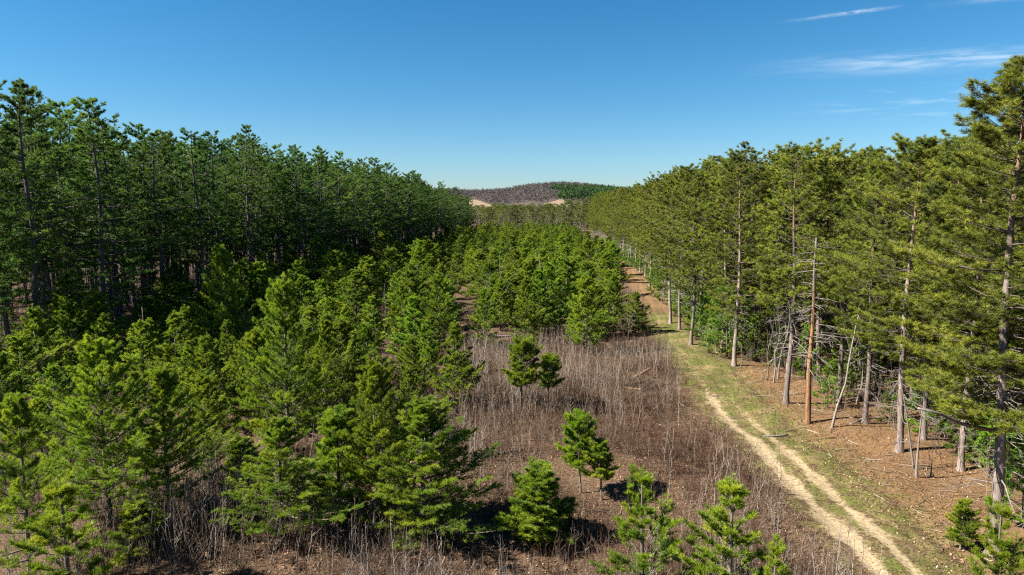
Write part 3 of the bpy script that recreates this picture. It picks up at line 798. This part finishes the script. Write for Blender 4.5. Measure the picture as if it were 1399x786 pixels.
# ---- understory saplings along the right edge and in the left stand's foot
UG = "green pine saplings under the right stand"
spots = [(1150, 545, 4.6), (1190, 548, 4.2), (1265, 600, 6.5), (1215, 575, 3), (1030, 492, 4.5), (1045, 478, 5), (985, 470, 5.2), (962, 452, 5.6), (940, 440, 5), (925, 428, 5.6), (905, 415, 5), (893, 405, 5), (1280, 560, 5), (1100, 520, 4.6), (1010, 478, 5), (1340, 640, 3.6), (1295, 575, 4.6), (1130, 556, 3.4), (1170, 532, 5), (1392, 660, 3.2), (1395, 720, 4), (1060, 500, 4)]
for i, (px, py, H) in enumerate(sorted(spots)):
    x, y = at_ground(px, py)
    s = H/5
    und.place(i % 3, x, y, (s*.95, s*.95, s), rg.uniform(0, 6.28), label=f"bright green pine sapling under the right stand's edge, {WORDS[i]} from the left", cat="sapling", group=UG)
for i in range(95):
    y = 66 + i*1.9 + rg.uniform(-2, 2); x = float(right_edge(y)) + rg.uniform(.4, 3.6); s = rg.uniform(.8, 1.4)
    und.place(int(rg.integers(0, 3)), x, y, s, rg.uniform(0, 6.28), label="bright green pine sapling among trunks along the far track side of the right stand", cat="sapling", group="saplings along the far right stand")
for i in range(46):
    y = rg.uniform(54, 120); x = float(left_edge(y)) - rg.uniform(-3, 22)
    if x < -.78*y - 3: continue
    s = rg.uniform(.35, .85)
    und.place(int(rg.integers(0, 3)), x, y, (s*1.2, s*1.2, s), rg.uniform(0, 6.28), label="low green pine sapling in the shade at the foot of the left stand", cat="sapling", group="saplings under the left stand")

for i in range(40):
    y = rg.uniform(34, 120); x = float(right_edge(y)) + rg.uniform(4, 20)
    if x > .78*y: continue
    s = rg.uniform(.5, 1.1)
    und.place(int(rg.integers(0, 3)), x, y, s, rg.uniform(0, 6.28), label="green pine sapling in the shade behind the right stand's edge trunks", cat="sapling", group="shaded saplings in the right stand")

# ---- bare deciduous trees
BG = "bare trees in the clearing"
blist = [(556, 448, 375, "pale bare tree left of the centre regrowth, beside a slim young pine"), (662, 455, 368, "pale bare tree rising between two rounded young pines"),
         (683, 450, 350, "thin pale bare tree right of the rounded left young pine"), (772, 430, 340, "thin bare tree in the middle of the far regrowth"),
         (600, 470, 400, "grey bare tree at the edge of the brown gap"), (430, 505, 430, "grey twiggy bare tree among dark young pines left of centre"),
         (455, 520, 452, "lower grey twiggy bare tree right of the dark young pines"), 
         (250, 470, 395, "grey twiggy bare tree in front of the left stand"), (520, 470, 392, "bare tree in front of the left stand's far shade"),
         (740, 415, 335, "faint bare tree among far young pines at centre"), (858, 470, 425, "low bare tree left of the track-edge pine")]
for i, (px, py, top, lb) in enumerate(blist):
    x, y = at_ground(px, py); _, H = at_depth(px, top, y); s = H/8
    bareK.place(i % 4, x, y, s, rg.uniform(0, 6.28), (rg.normal(0, .04), rg.normal(0, .04)), label=lb, cat="bare tree", group=BG)
for i in range(48):
    y = rg.uniform(48, 150); x = float(right_edge(y)) + rg.uniform(1, 9)
    if x > .78*y: continue
    bareK.place(int(rg.integers(0, 4)), x, y, rg.uniform(.6, 1.1), rg.uniform(0, 6.28), (rg.normal(0, .06), rg.normal(0, .06)), label="thin bare tree tangled among the trunks of the right stand", cat="bare tree", group="bare trees in the right stand")
for i in range(60):
    y = rg.uniform(58, 170); x = float(left_edge(y)) - rg.uniform(2, 48)
    if x < -.78*y - 4: continue
    bareK.place(int(rg.integers(0, 4)), x, y, rg.uniform(.5, 1.0), rg.uniform(0, 6.28), (rg.normal(0, .06), rg.normal(0, .06)), label="bare understory tree between the dark trunks of the left stand", cat="bare tree", group="bare trees in the left stand")
sh = [(1235, 560), (1262, 575), (1200, 560), (1225, 590), (1290, 600), (1310, 610), (1330, 620), (1345, 640), (1285, 625), (1150, 560), (1130, 560), (1180, 570), (1010, 505), (965, 490), (1045, 520)]
for i, (px, py) in enumerate(sorted(sh)):
    x, y = at_ground(px, py)
    shrubK.place(i % 3, x, y, rg.uniform(.7, 1.15), rg.uniform(0, 6.28), label=f"leafless grey shrub beneath the right stand, {WORDS[i]} from the left", cat="shrub", group="leafless shrubs under the right stand")

# forked pale tree right of the orange snag
mb, tw = bare(451, 11, .085, 3, lean=(.10, -.05), start=.45, ratio=.5, nch=3, ang=.5, gnarl=.03)
x, y = at_ground(1136, 584); o = empty("bare_tree", (x, y, float(terrain(x, y))))
mobj("trunk", mb.mesh("forked_trunk", M_BARE, True), o); mobj("branches", tw.mesh("forked_branches", M_BARE), o)
tag(o, "crooked pale bare tree leaning right beside the orange snag", "bare tree")

# ---- dead snags
def snag(px, py, top, r0, mat, nbr, blen, label, seed, lean=0., zmin=.25, sag=-.1, bmat=None, elev=0.):
    rng = np.random.default_rng(seed)
    x, y = at_ground(px, py); _, H = at_depth(px, top, y)
    o = empty("dead_tree", (x, y, float(terrain(x, y))))
    tr, br = MB(), MB()
    zt = np.concatenate([[-.3, 0, .3], np.linspace(.8, H, 10)])
    P = np.stack([lean*zt + .04*np.sin(zt*.9 + seed), .04*np.sin(zt*.7), zt], -1)
    rr = r0*(1 - .72*np.clip(zt/H, 0, 1)); rr[0:2] *= 1.25
    tubes(tr, P[None], rr[None], 9, .5, cap=True)
    mobj("trunk", tr.mesh("snag_trunk", mat, True), o)
    if not nbr: return tag(o, label, "dead tree")
    z = rng.uniform(zmin*H, H*.98, nbr); a = rng.uniform(0, 6.28, nbr); l = blen*rng.uniform(.35, 1.1, nbr)*(1.15 - .5*z/H)
    h = np.stack([np.cos(a), np.sin(a), elev + rng.normal(0, .25, nbr)], -1)
    ss = np.linspace(0, 1, 5)
    b0 = np.stack([np.interp(z, zt, P[:, 0]), np.interp(z, zt, P[:, 1]), z], -1)
    Q = b0[:, None] + h[:, None]*(l[:, None]*ss)[..., None] + UP*(sag*l[:, None]*ss**2)[..., None] + rng.normal(0, .06, (nbr, 5, 3))*ss[None, :, None]
    tubes(br, Q, (.014 + .014*l)[:, None]*np.linspace(1, .3, 5)[None], 4, .5)
    fk = rng.integers(0, nbr, nbr*3); st = Q[fk, rng.integers(1, 4, nbr*3)]
    fd = nrm(Q[fk, 4] - Q[fk, 0] + rng.normal(0, .5, (len(fk), 3))*l[fk][:, None])
    e = st + fd*(l[fk]*.4)[:, None]
    tubes(br, np.stack([st, e], 1), np.tile([.020, .009], (len(fk), 1)), 3, .5)
    mobj("branches", br.mesh("snag_branches", bmat or M_DEAD), o)
    return tag(o, label, "dead tree")
snag(1103, 576, 322, .20, M_SNAG, 60, 2.3, "dead pine snag with bark stripped to bright orange wood and broken grey limbs", 1, zmin=.25)
snag(203, 520, 418, .09, M_DEAD, 8, .7, "bleached dead stick of a tree rising above young pines on the left", 2, zmin=.3, elev=.4, lean=-.03)
snag(1052, 470, 378, .14, M_DEAD, 10, 1.2, "grey broken-topped dead trunk left of the grey-trunked red pine", 3)
snag(1253, 652, 560, .075, M_DEAD, 0, .5, "short grey dead stem at the foot of the leaning pair, bare top", 4)
snag(1250, 640, 505, .06, M_BARED, 8, .9, "thin dead stem leaning left against the red pine's foot", 5, lean=-.22)
snag(1272, 650, 625, .05, M_BARED, 0, .4, "stub of a thin dead stem right of the leaning pair", 6)
snag(967, 478, 440, .05, M_BARED, 5, .5, "small dead stem at the stand edge beside the fading ruts", 7)

# broken limb on the nearest pine (a part of that pine)
big = [o for o in COL.objects if o.name.startswith("red_pine") and o.get("label", "").startswith("nearest big")][0]
mb = MB()
bx, by, bz = big.location
sxy = big.scale
ex, ez = at_depth(1256, 557, by - 1.0); mxp, mzp = at_depth(1312, 578, by - .3); jx, jz = at_depth(1352, 590, by)
pts = np.array([[jx, by, jz], [mxp, by - .3, mzp], [(mxp + ex)/2, by - .7, (mzp + ez)/2 + .1], [ex, by - 1., ez]])
loc = (pts - np.array([bx, by, bz]))
a = -big.rotation_euler[2]; ca, sa = math.cos(a), math.sin(a)
loc = np.stack([(loc[:, 0]*ca - loc[:, 1]*sa)/sxy[0], (loc[:, 0]*sa + loc[:, 1]*ca)/sxy[1], loc[:, 2]/sxy[2]], -1)
loc[0, :2] *= .3
tubes(mb, loc[None], np.array([[.085, .07, .06, .045]]), 7, .5, cap=True)
lo = mobj("broken_limb", mb.mesh("broken_limb", M_DEAD, True), big); lo["label"] = "pale broken limb sticking out to the left"

# ---- logs
def log(px, py, length, r, rot, tilt, label, lift=0., mat=None, group=None, cat="log"):
    x, y = at_ground(px, py)
    mb = MB(); ss = np.linspace(-.5, .5, 6)
    P = np.stack([ss*length, .04*np.sin(ss*7 + px), 0*ss], -1)
    tubes(mb, P[None], (r*(1 + .15*np.sin(ss*9 + py) - .25*ss))[None], 10, .4, cap=True)
    q = rg.uniform(-.35, .35, 2)*length
    tubes(mb, np.stack([np.stack([q, 0*q, 0*q], -1), np.stack([q + .1, .25 + 0*q, .25 + 0*q], -1)], 1), np.full((2, 2), r*.25), 4, .4)
    o = mobj("fallen_log", mb.mesh("fallen_log", mat or M_LOG, True))
    o.location = (x, y, float(terrain(x, y)) + r*.8 + lift); o.rotation_euler = (0, tilt, rot)
    return tag(o, label, cat, group)
LG = "logs of the heap by the track"
log(873, 519, 2.2, .12, .25, -.42, "upper brown log tilted steeply on the heap beside the track", .35, group=LG)
log(872, 527, 1.9, .11, .10, -.18, "lower brown log lying across the front of the heap", .25, group=LG)
log(882, 524, 1.7, .12, 1.2, .1, "dark log end lying behind the two tilted logs of the heap", .15, group=LG)
log(866, 532, 1.4, .09, -.4, .0, "short log at the left foot of the heap", .0, group=LG)
log(272, 752, 2.6, .10, -.8, .05, "weathered log lying in the bare stems at lower left", mat=M_LOG)
log(690, 520, 2.2, .08, .5, .05, "small grey log on litter below the centre regrowth", mat=M_DEAD)
log(690, 620, 2.6, .07, .5, .05, "thin grey log in the brown brush right of the broad bottom crown", mat=M_DEAD)
log(1175, 577, 2.6, .08, .6, -.08, "grey fallen log at the foot of the crooked pale tree", mat=M_DEAD)
log(1060, 594, 1.8, .06, .2, .0, "dark stick of wood lying at the right rut", mat=M_BARED)
log(690, 462, 3, .14, .1, .0, "dark log lying under the rounded young pines at centre", mat=M_BARED)

# ---- brush: bare saplings, the nearest as things, the rest one mass
def brush_points(n, ylo, yhi, tall=True):
    out = []
    rng = np.random.default_rng(77)
    while len(out) < n:
        m = 4000
        y = ylo + (yhi - ylo)*rng.uniform(size=m)**1.3
        x = rng.uniform(-.76*y - 2, np.minimum(rut_x(y) - 1.4, .76*y))
        den = .40 + .75*np.sin(x*.33 + 1.1*np.sin(y*.21))*np.sin(y*.27 + 1.3*np.sin(x*.19))
        px = 699.5 + FPX*x/y; py = 285 + FPX*CAM_H/y
        den = np.where((px > 640) & (px < 930) & (py > 470) & (py < 640), den + .9, den)
        den = np.where((px > 780) & (px < 1010) & (py > 640), den*.5, den)
        den = np.where((px > 855) & (py > 540) & (py < 700), den*(.25 if tall else 1.3), den)
        den = np.where((px > 560) & (px < 700) & (py < 470), den*.5, den)
        den = np.where(x < left_edge(y) + 4, den*.3, den)
        keep = rng.uniform(size=m) < den
        out.extend(zip(x[keep], y[keep]))
    return np.array(out[:n])
pts = brush_points(12500, 21, 110)
hpx, hpy = at_ground(873, 527)
pts = pts[~((np.abs(pts[:, 0] - hpx) < 1.5) & (pts[:, 1] > hpy - 3.2) & (pts[:, 1] < hpy + 1.0))]
# individuals
order = np.argsort(pts[:, 1]); ind = order[::1][:900][rg.permutation(900)[:230]]
mask = np.ones(len(pts), bool); mask[ind] = False
sap_me = [sapling_mb(500 + i, H=h, r=.021, ntw=10, c=c).mesh("bare_sapling", M_STEM) for i, (h, c) in enumerate(((3.0, .5), (2.6, .7), (3.4, .6), (2.3, .4), (2.9, .85), (2.0, .3), (3.7, .8), (2.5, .55)))]
for i, j in enumerate(ind):
    x, y = pts[j]
    o = mobj("bare_sapling", sap_me[i % 8]); s = rg.uniform(.7, 1.15)
    o.location = (x, y, float(terrain(x, y))); o.rotation_euler = (rg.normal(0, .05), rg.normal(0, .05), rg.uniform(0, 6.28)); o.scale = (s, s, s)
    lb = "thin bare grey sapling in the near thicket " + ("left of the broad bottom-centre pine" if x < -6 else "between the bottom-centre pine and the track")
    tag(o, lb, "sapling", "bare saplings of the near thicket")
pts = pts[mask]
variants = [sapling_mb(520 + i, H=1., r=.0062, ntw=n, m=3, tw=.42).arrays() for i, n in enumerate((5, 6, 7, 4, 8, 5))]
def scatter(P, variants, hs, cs, leanamt=.1, zoff=0.):
    mb = MB()
    n = len(P); rng = np.random.default_rng(5)
    v = rng.integers(0, len(variants), n)
    zt = terrain(P[:, 0], P[:, 1]) + zoff
    a = rng.uniform(0, 6.28, n)
    for k_ in range(len(variants)):
        sel = np.where(v == k_)[0]
        V, T, c = variants[k_]
        ca, sa = np.cos(a[sel])*hs[sel], np.sin(a[sel])*hs[sel]
        lx, ly = rng.normal(0, leanamt, len(sel)), rng.normal(0, leanamt, len(sel))
        x = V[None, :, 0]*ca[:, None] - V[None, :, 1]*sa[:, None] + V[None, :, 2]*(lx*hs[sel])[:, None] + P[sel, 0][:, None]
        y = V[None, :, 0]*sa[:, None] + V[None, :, 1]*ca[:, None] + V[None, :, 2]*(ly*hs[sel])[:, None] + P[sel, 1][:, None]
        z = V[None, :, 2]*hs[sel][:, None] + zt[sel][:, None]
        VV = np.stack([x, y, z], -1).reshape(-1, 3)
        TT = (T[None] + (np.arange(len(sel))*len(V))[:, None, None]).reshape(-1, 3)
        mb.add(VV, TT, np.repeat(cs[sel], len(T)))
    return mb
def patch(x, y, a=.23): return np.sin(x*a + 1.7*np.sin(y*a*.7))*np.sin(y*a*1.1 + 1.3*np.sin(x*a*.6 + 2))
pp = patch(pts[:, 0], pts[:, 1])
hs = rg.uniform(1.1, 2.5, len(pts))*(1 + .3*pp); cs = np.clip(rg.normal(.68, .20, len(pts)) + .12*pp, 0, 1)
tag(mobj("sapling_thicket", scatter(pts, variants, hs, cs).mesh("sapling_thicket", M_CANE)), "thicket of thin leafless grey stems across the clearing floor", "thicket", kind="stuff")
# low red-brown brush
lp = brush_points(14000, 20, 120, False)
lp = lp[~((np.abs(lp[:, 0] - hpx) < 1.4) & (lp[:, 1] > hpy - 2.2) & (lp[:, 1] < hpy + .8))]
lp = lp + rg.normal(0, .8, lp.shape)
lp = lp[lp[:, 0] < rut_x(lp[:, 1]) - .9]
lowv = []
for i in range(5):
    mb = MB(); r2 = np.random.default_rng(540 + i); n = 7
    a = r2.uniform(0, 6.28, n); b = np.stack([np.cos(a), np.sin(a), 0*a], -1)*.12
    d = nrm(np.stack([np.cos(a)*.5, np.sin(a)*.5, r2.uniform(.6, 1.2, n)], -1)); l = r2.uniform(.5, 1, n)
    tubes(mb, np.stack([b, b + d*l[:, None]*.6, b + d*l[:, None] + r2.normal(0, .12, (n, 3))], 1), np.tile([.009, .006, .004], (n, 1)), 3, .5)
    lowv.append(mb.arrays())
hs = rg.uniform(.5, 1.25, len(lp)); cs = np.clip(rg.normal(.31, .15, len(lp)) + .2*patch(lp[:, 0] + 20, lp[:, 1], .31), 0, 1)
tag(mobj("low_brush", scatter(lp, lowv, hs, cs).mesh("low_brush", M_CANE)), "low tangle of red-brown leafless brush over the clearing floor", "brush", kind="stuff")
# sparse knee-high twigs and fallen sticks on the pine-needle floor to the right of the track
m = 1100
yy_ = 22 + 70*rg.uniform(size=m)**1.3; xx_ = rut_x(yy_) + 4.2 + rg.uniform(0, 9, m)**1.0
rp_ = np.stack([xx_, yy_], -1)[patch(xx_, yy_, .45) > -.25]
tag(mobj("sparse_twigs", scatter(rp_, lowv, rg.uniform(.22, .6, len(rp_)), np.clip(rg.normal(.42, .2, len(rp_)), 0, 1)).mesh("sparse_twigs", M_CANE)), "sparse low twigs on the orange needle floor right of the track", "twigs", kind="stuff")
m = 1500
yy_ = 22 + 75*rg.uniform(size=m)**1.3; xx_ = np.where(rg.uniform(size=m) < .6, rut_x(yy_) + 3.4 + rg.uniform(0, 12, m), rut_x(yy_) - 1.5 - rg.uniform(0, 25, m))
a = rg.uniform(0, 6.28, m); l = rg.uniform(.25, 1.2, m); c0 = np.stack([xx_, yy_, terrain(xx_, yy_) + .035], -1); dv = np.stack([np.cos(a), np.sin(a), rg.normal(0, .06, m)], -1)*l[:, None]
mb = MB(); tubes(mb, np.stack([c0 - dv*.5, c0 + rg.normal(0, .04, (m, 3))*[1, 1, .2], c0 + dv*.5], 1), np.stack([.012 + .012*l, .010 + .010*l, .006 + 0*l], 1), 4, np.clip(rg.normal(.6, .25, m), 0, 1))
tag(mobj("fallen_sticks", mb.mesh("fallen_sticks", M_CANE)), "fallen sticks littering the forest floor", "sticks", kind="stuff")
# heap of twigs around the logs
hx, hy = at_ground(873, 527)
hp = np.stack([hx + rg.normal(0, .9, 190), hy + rg.normal(0, .5, 190)], -1)
tag(mobj("twig_heap", scatter(hp, lowv, rg.uniform(.6, 1.3, 190), np.clip(rg.normal(.5, .2, 190), 0, 1), .5).mesh("twig_heap", M_CANE)), "heap of cut twigs under the logs beside the track", "brush heap", kind="stuff")

# understory twigs in both stands
up_ = []
for i in range(5200):
    if rg.uniform() < .45:
        y = rg.uniform(30, 170); up_.append((float(right_edge(y)) + rg.uniform(1.5, 22), y))
    else:
        y = rg.uniform(54, 210); up_.append((float(left_edge(y)) - rg.uniform(-2, 85), y))
up_ = np.array(up_)
tag(mobj("understory_twigs", scatter(up_, variants, rg.uniform(1.2, 3.4, len(up_))*np.where(up_[:, 0] < -60, 2.0, 1.0), np.clip(rg.normal(.55, .2, len(up_)), 0, 1), .15).mesh("understory_twigs", M_CANE)), "leafless undergrowth between the trunks of both stands", "undergrowth", kind="stuff")

# ---- fallen leaves
n = 120000
y = 20 + 90*rg.uniform(size=n)**1.6; x = rg.uniform(-.5*y, .76*y)
d = x - rut_x(y)
keep = ((d < -1.0) | (d > 2.6) | (rg.uniform(size=n) < .12)) & (x < right_edge(y) + 12)
x, y = x[keep], y[keep]; n = len(x)
P = np.stack([x, y, terrain(x, y) + .02], -1)
a = rg.uniform(0, 6.28, n); s = rg.uniform(.025, .060, n)
tz = rg.normal(0, .45, (n, 2))
e1 = np.stack([np.cos(a), np.sin(a), tz[:, 0]], -1)*s[:, None]; e2 = np.stack([-np.sin(a), np.cos(a), tz[:, 1]], -1)*(s*.6)[:, None]
V = np.stack([P - e1, P + e2, P + e1, P - e2], 1).reshape(-1, 3); i4 = np.arange(n)[:, None]*4
T = np.concatenate([i4 + [0, 1, 2], i4 + [0, 2, 3]], 1).reshape(-1, 3)
V[:, 2] += .02
c = np.repeat(np.clip(rg.normal(.45, .22, n), 0, 1), 2)
M_LEAF = tint_mat("dead leaves", [(0, (0.0369, 0.0205, 0.0131)), (.45, (0.1345, 0.0738, 0.0435)), (.8, (0.2419, 0.1550, 0.0943)), (1, (0.3698, 0.2821, 0.2017))], rough=.7)
tag(mobj("leaf_litter", mesh_from("leaf_litter", V, T, c, M_LEAF)), "brown fallen leaves scattered over the forest floor", "leaf litter", kind="stuff")

# ---- grass on the track
n = 60000
y = 20 + 95*rg.uniform(size=n)**1.35; x = rut_x(y) + rg.uniform(-3.2, 7.6, n)
g, rt_, nd_, _ = masks(x, y)
keep = rg.uniform(size=n) < .45*np.clip(g*1.5 - .15, 0, 1)*(1 - np.clip(rt_*1.6, 0, 1))
x, y = x[keep], y[keep]; n = len(x)
mb = MB(); P = np.stack([x, y, terrain(x, y) - .01], -1)
pat = .5 + .5*np.sin(x*1.7 + np.sin(y*.9)*2)*np.sin(y*.7)
tufts(mb, rg, P, np.tile(UP, (n, 1)) + rg.normal(0, .15, (n, 3)), rg.uniform(.06, .16, n), 5, .7, .02, np.clip(.30 + .35*pat + rg.normal(0, .16, n), 0, 1))
M_GRASS = tint_mat("track grass", [(0, (0.0303, 0.0435, 0.0082)), (.45, (0.0640, 0.0771, 0.0164)), (.75, (0.1140, 0.1074, 0.0336)), (1, (0.1886, 0.1550, 0.0738))], rough=.7, transl=.25)
tag(mobj("track_grass", mb.mesh("track_grass", M_GRASS)), "short patchy spring grass along the track", "grass", kind="stuff")

# ================================================================== FAR
# far treeline closing the valley: individual conifers and bare trees, a wood behind
M_FARC = foliage_mat("far pine needles", (.042, .068, .010), (.11, .14, .018), (.19, .21, .03), .02, .25)
def far_con(seed, z0, a):
    return proto_conifer("far_pine", M_BRP, M_FARC, seed=seed, H=18, z0=z0, prof=lambda t: a*math.sqrt(max(0, 1 - t**1.6))*(.6 + .4*min(1, t/.3)) + .3, spacing=1.1, nper=4.5,
        elev=lambda t: .02 + .5*t, r0=.22, ntw=10, ntf=3, twl=.3, twm=.5, tl=.5, k=6, spread=1.2, nw=.13, r_in=.5, twig_tubes=False, trunk_sides=5, drop=.12, asym=.3)
farK = Kind("pine_tree", [far_con(700, 3, 3.3), far_con(701, 4, 3.6), far_con(702, 2, 3.0)])
farB = Kind("bare_tree", [proto_bare("far_bare_tree", M_BARED, seed=720 + i, H=14, r0=.22, levels=4, start=.25, ratio=.45, nch=6, ang=.6, rmin=.035, gnarl=.05) for i in range(3)])
cnt = 0
for i in range(64):
    px = 585 + i*4.1 + rg.uniform(-2, 2); y = rg.uniform(395, 430); x = (px - 699.5)/FPX*y
    dark_end = px > 770
    H = rg.uniform(15, 17.5) if not dark_end else rg.uniform(16, 20)
    farK.place(int(rg.integers(0, 3)), x, y, (H/18*rg.uniform(.9, 1.2),)*2 + (H/18,), rg.uniform(0, 6.28), label="olive pine in the front of the far treeline closing the clearing", cat="pine tree", group="pines of the far treeline")
for i in range(17):
    px = 655 + i*8 + rg.uniform(-4, 4); y = rg.uniform(372, 392); x = (px - 699.5)/FPX*y
    farB.place(int(rg.integers(0, 3)), x, y, rg.uniform(.55, .95), rg.uniform(0, 6.28), label="grey bare tree in front of the far treeline's pines", cat="bare tree", group="bare trees of the far treeline")
fp = np.stack([rg.uniform(-260, 260, 330), rg.uniform(432, 600, 330)], -1)
mass("distant_wood", [tuple(p) for p in fp], M_FARC, M_BRP, 17, 5, lambda t: 3.2*math.sqrt(max(0, 1 - t**1.6)) + .3, "olive wood behind the far treeline", 630, sc=(.8, 1.0), tl=.8, nw=.22, ntw=6, spacing=1.6)

# hill woods
def blobs(name, P, Hh, W, col_mat, k, tint, label, tl, nw, flat=1.0):
    mb = MB(); n = len(P)
    z0 = terrain(P[:, 0], P[:, 1])
    m = 9
    th = rg.normal(size=(n, m, 3)); th = nrm(th)*rg.uniform(.3, 1, (n, m, 1))
    hh = Hh*rg.uniform(.7, 1.25, n)
    C = np.stack([P[:, 0], P[:, 1], z0 + hh*.6], -1)
    Q = C[:, None] + th*np.stack([np.full(n, W), np.full(n, W), hh*.42], -1)[:, None]
    D = th + UP*.6
    tn = np.repeat(np.clip(tint + rg.normal(0, .14, n), 0, 1), m)
    tufts(mb, rg, Q.reshape(-1, 3), D.reshape(-1, 3), tl, k, 1.2, nw, tn)
    return tag(mobj(name, mb.mesh(name, col_mat)), label, "wood", kind="stuff")
M_HILL = tint_mat("far bare wood", [(0, (.075, .064, .060)), (.5, (.110, .095, .090)), (1, (.165, .146, .136))])
M_HPINE = tint_mat("far pine wood", [(0, (.018, .040, .014)), (.5, (.034, .075, .022)), (1, (.06, .11, .03))])
n = 15000
P = np.stack([rg.uniform(-900, 900, n), rg.uniform(1150, 2080, n)], -1)
in_pine = (P[:, 1] < 1440 + 25*np.sin(P[:, 0]*.05)) & (P[:, 0] > 88 + 12*np.sin(P[:, 1]*.03)) & (P[:, 0] < 420)
def fcut_l(x): return 1110 + 270*np.clip((-23 - x)/48, 0, 1)**.8
def fcut_r(x): return 1110 + 120*np.clip((x - 50)/36, 0, 1)**.8
in_field = ((P[:, 0] > -150) & (P[:, 0] < -22) & (P[:, 1] < fcut_l(P[:, 0]))) | ((P[:, 0] > 52) & (P[:, 0] < 90) & (P[:, 1] < fcut_r(P[:, 0])))
blobs("hill_wood", P[~in_pine & ~in_field], 11, 4.2, M_HILL, 9, .45, "leafless grey-brown wood covering the far hill", 2.6, .62)
n = 1700
Pp = np.stack([rg.uniform(92, 420, n), 1150 + 320*rg.uniform(size=n)**1.1], -1)
Pp[:, 0] += 12*np.sin(Pp[:, 1]*.03)
blobs("hill_pine_wood", Pp, 15, 3.4, M_HPINE, 6, .5, "dark green pine plantation on the right slope of the far hill", 3.2, 1.3)
# tan fields at the foot of the hill
M_FIELD = tint_mat("dry field", [(0, (0.1394, 0.1025, 0.0640)), (1, (0.1804, 0.1312, 0.0861))])
def field(x0, x1, cut, label):
    U, W = np.meshgrid(np.linspace(0, 1, 30), np.linspace(0, 1, 30))
    X = x0 + (x1 - x0)*U; Y = 960 + (cut(X) - 960)*W + 3*np.sin(X*.4)*W
    Z = terrain(X, Y) + .5
    V = np.stack([X, Y, Z], -1).reshape(-1, 3); i = np.arange(900).reshape(30, 30)
    T = np.concatenate([np.stack([i[:-1, :-1], i[:-1, 1:], i[1:, 1:]], -1).reshape(-1, 3), np.stack([i[:-1, :-1], i[1:, 1:], i[1:, :-1]], -1).reshape(-1, 3)])
    tag(mobj("field", mesh_from("field", V, T, rg.uniform(0, 1, len(T)), M_FIELD, True)), label, "field", kind="structure")
field(-150, -22, fcut_l, "tan dry field at the left foot of the far hill")
field(52, 90, fcut_r, "tan dry field at the right foot of the far hill, beside the plantation")

# ================================================================== RENDER SETTINGS
SC.render.engine = 'CYCLES'
SC.cycles.filter_width = 1.2
SC.cycles.use_denoising = False
SC.view_settings.view_transform = 'Standard'
SC.view_settings.look = 'None'
SC.view_settings.exposure = 1.97
SC.view_settings.gamma = 1.0
SC.cycles.max_bounces = 3
SC.cycles.diffuse_bounces = 2
SC.cycles.transmission_bounces = 3
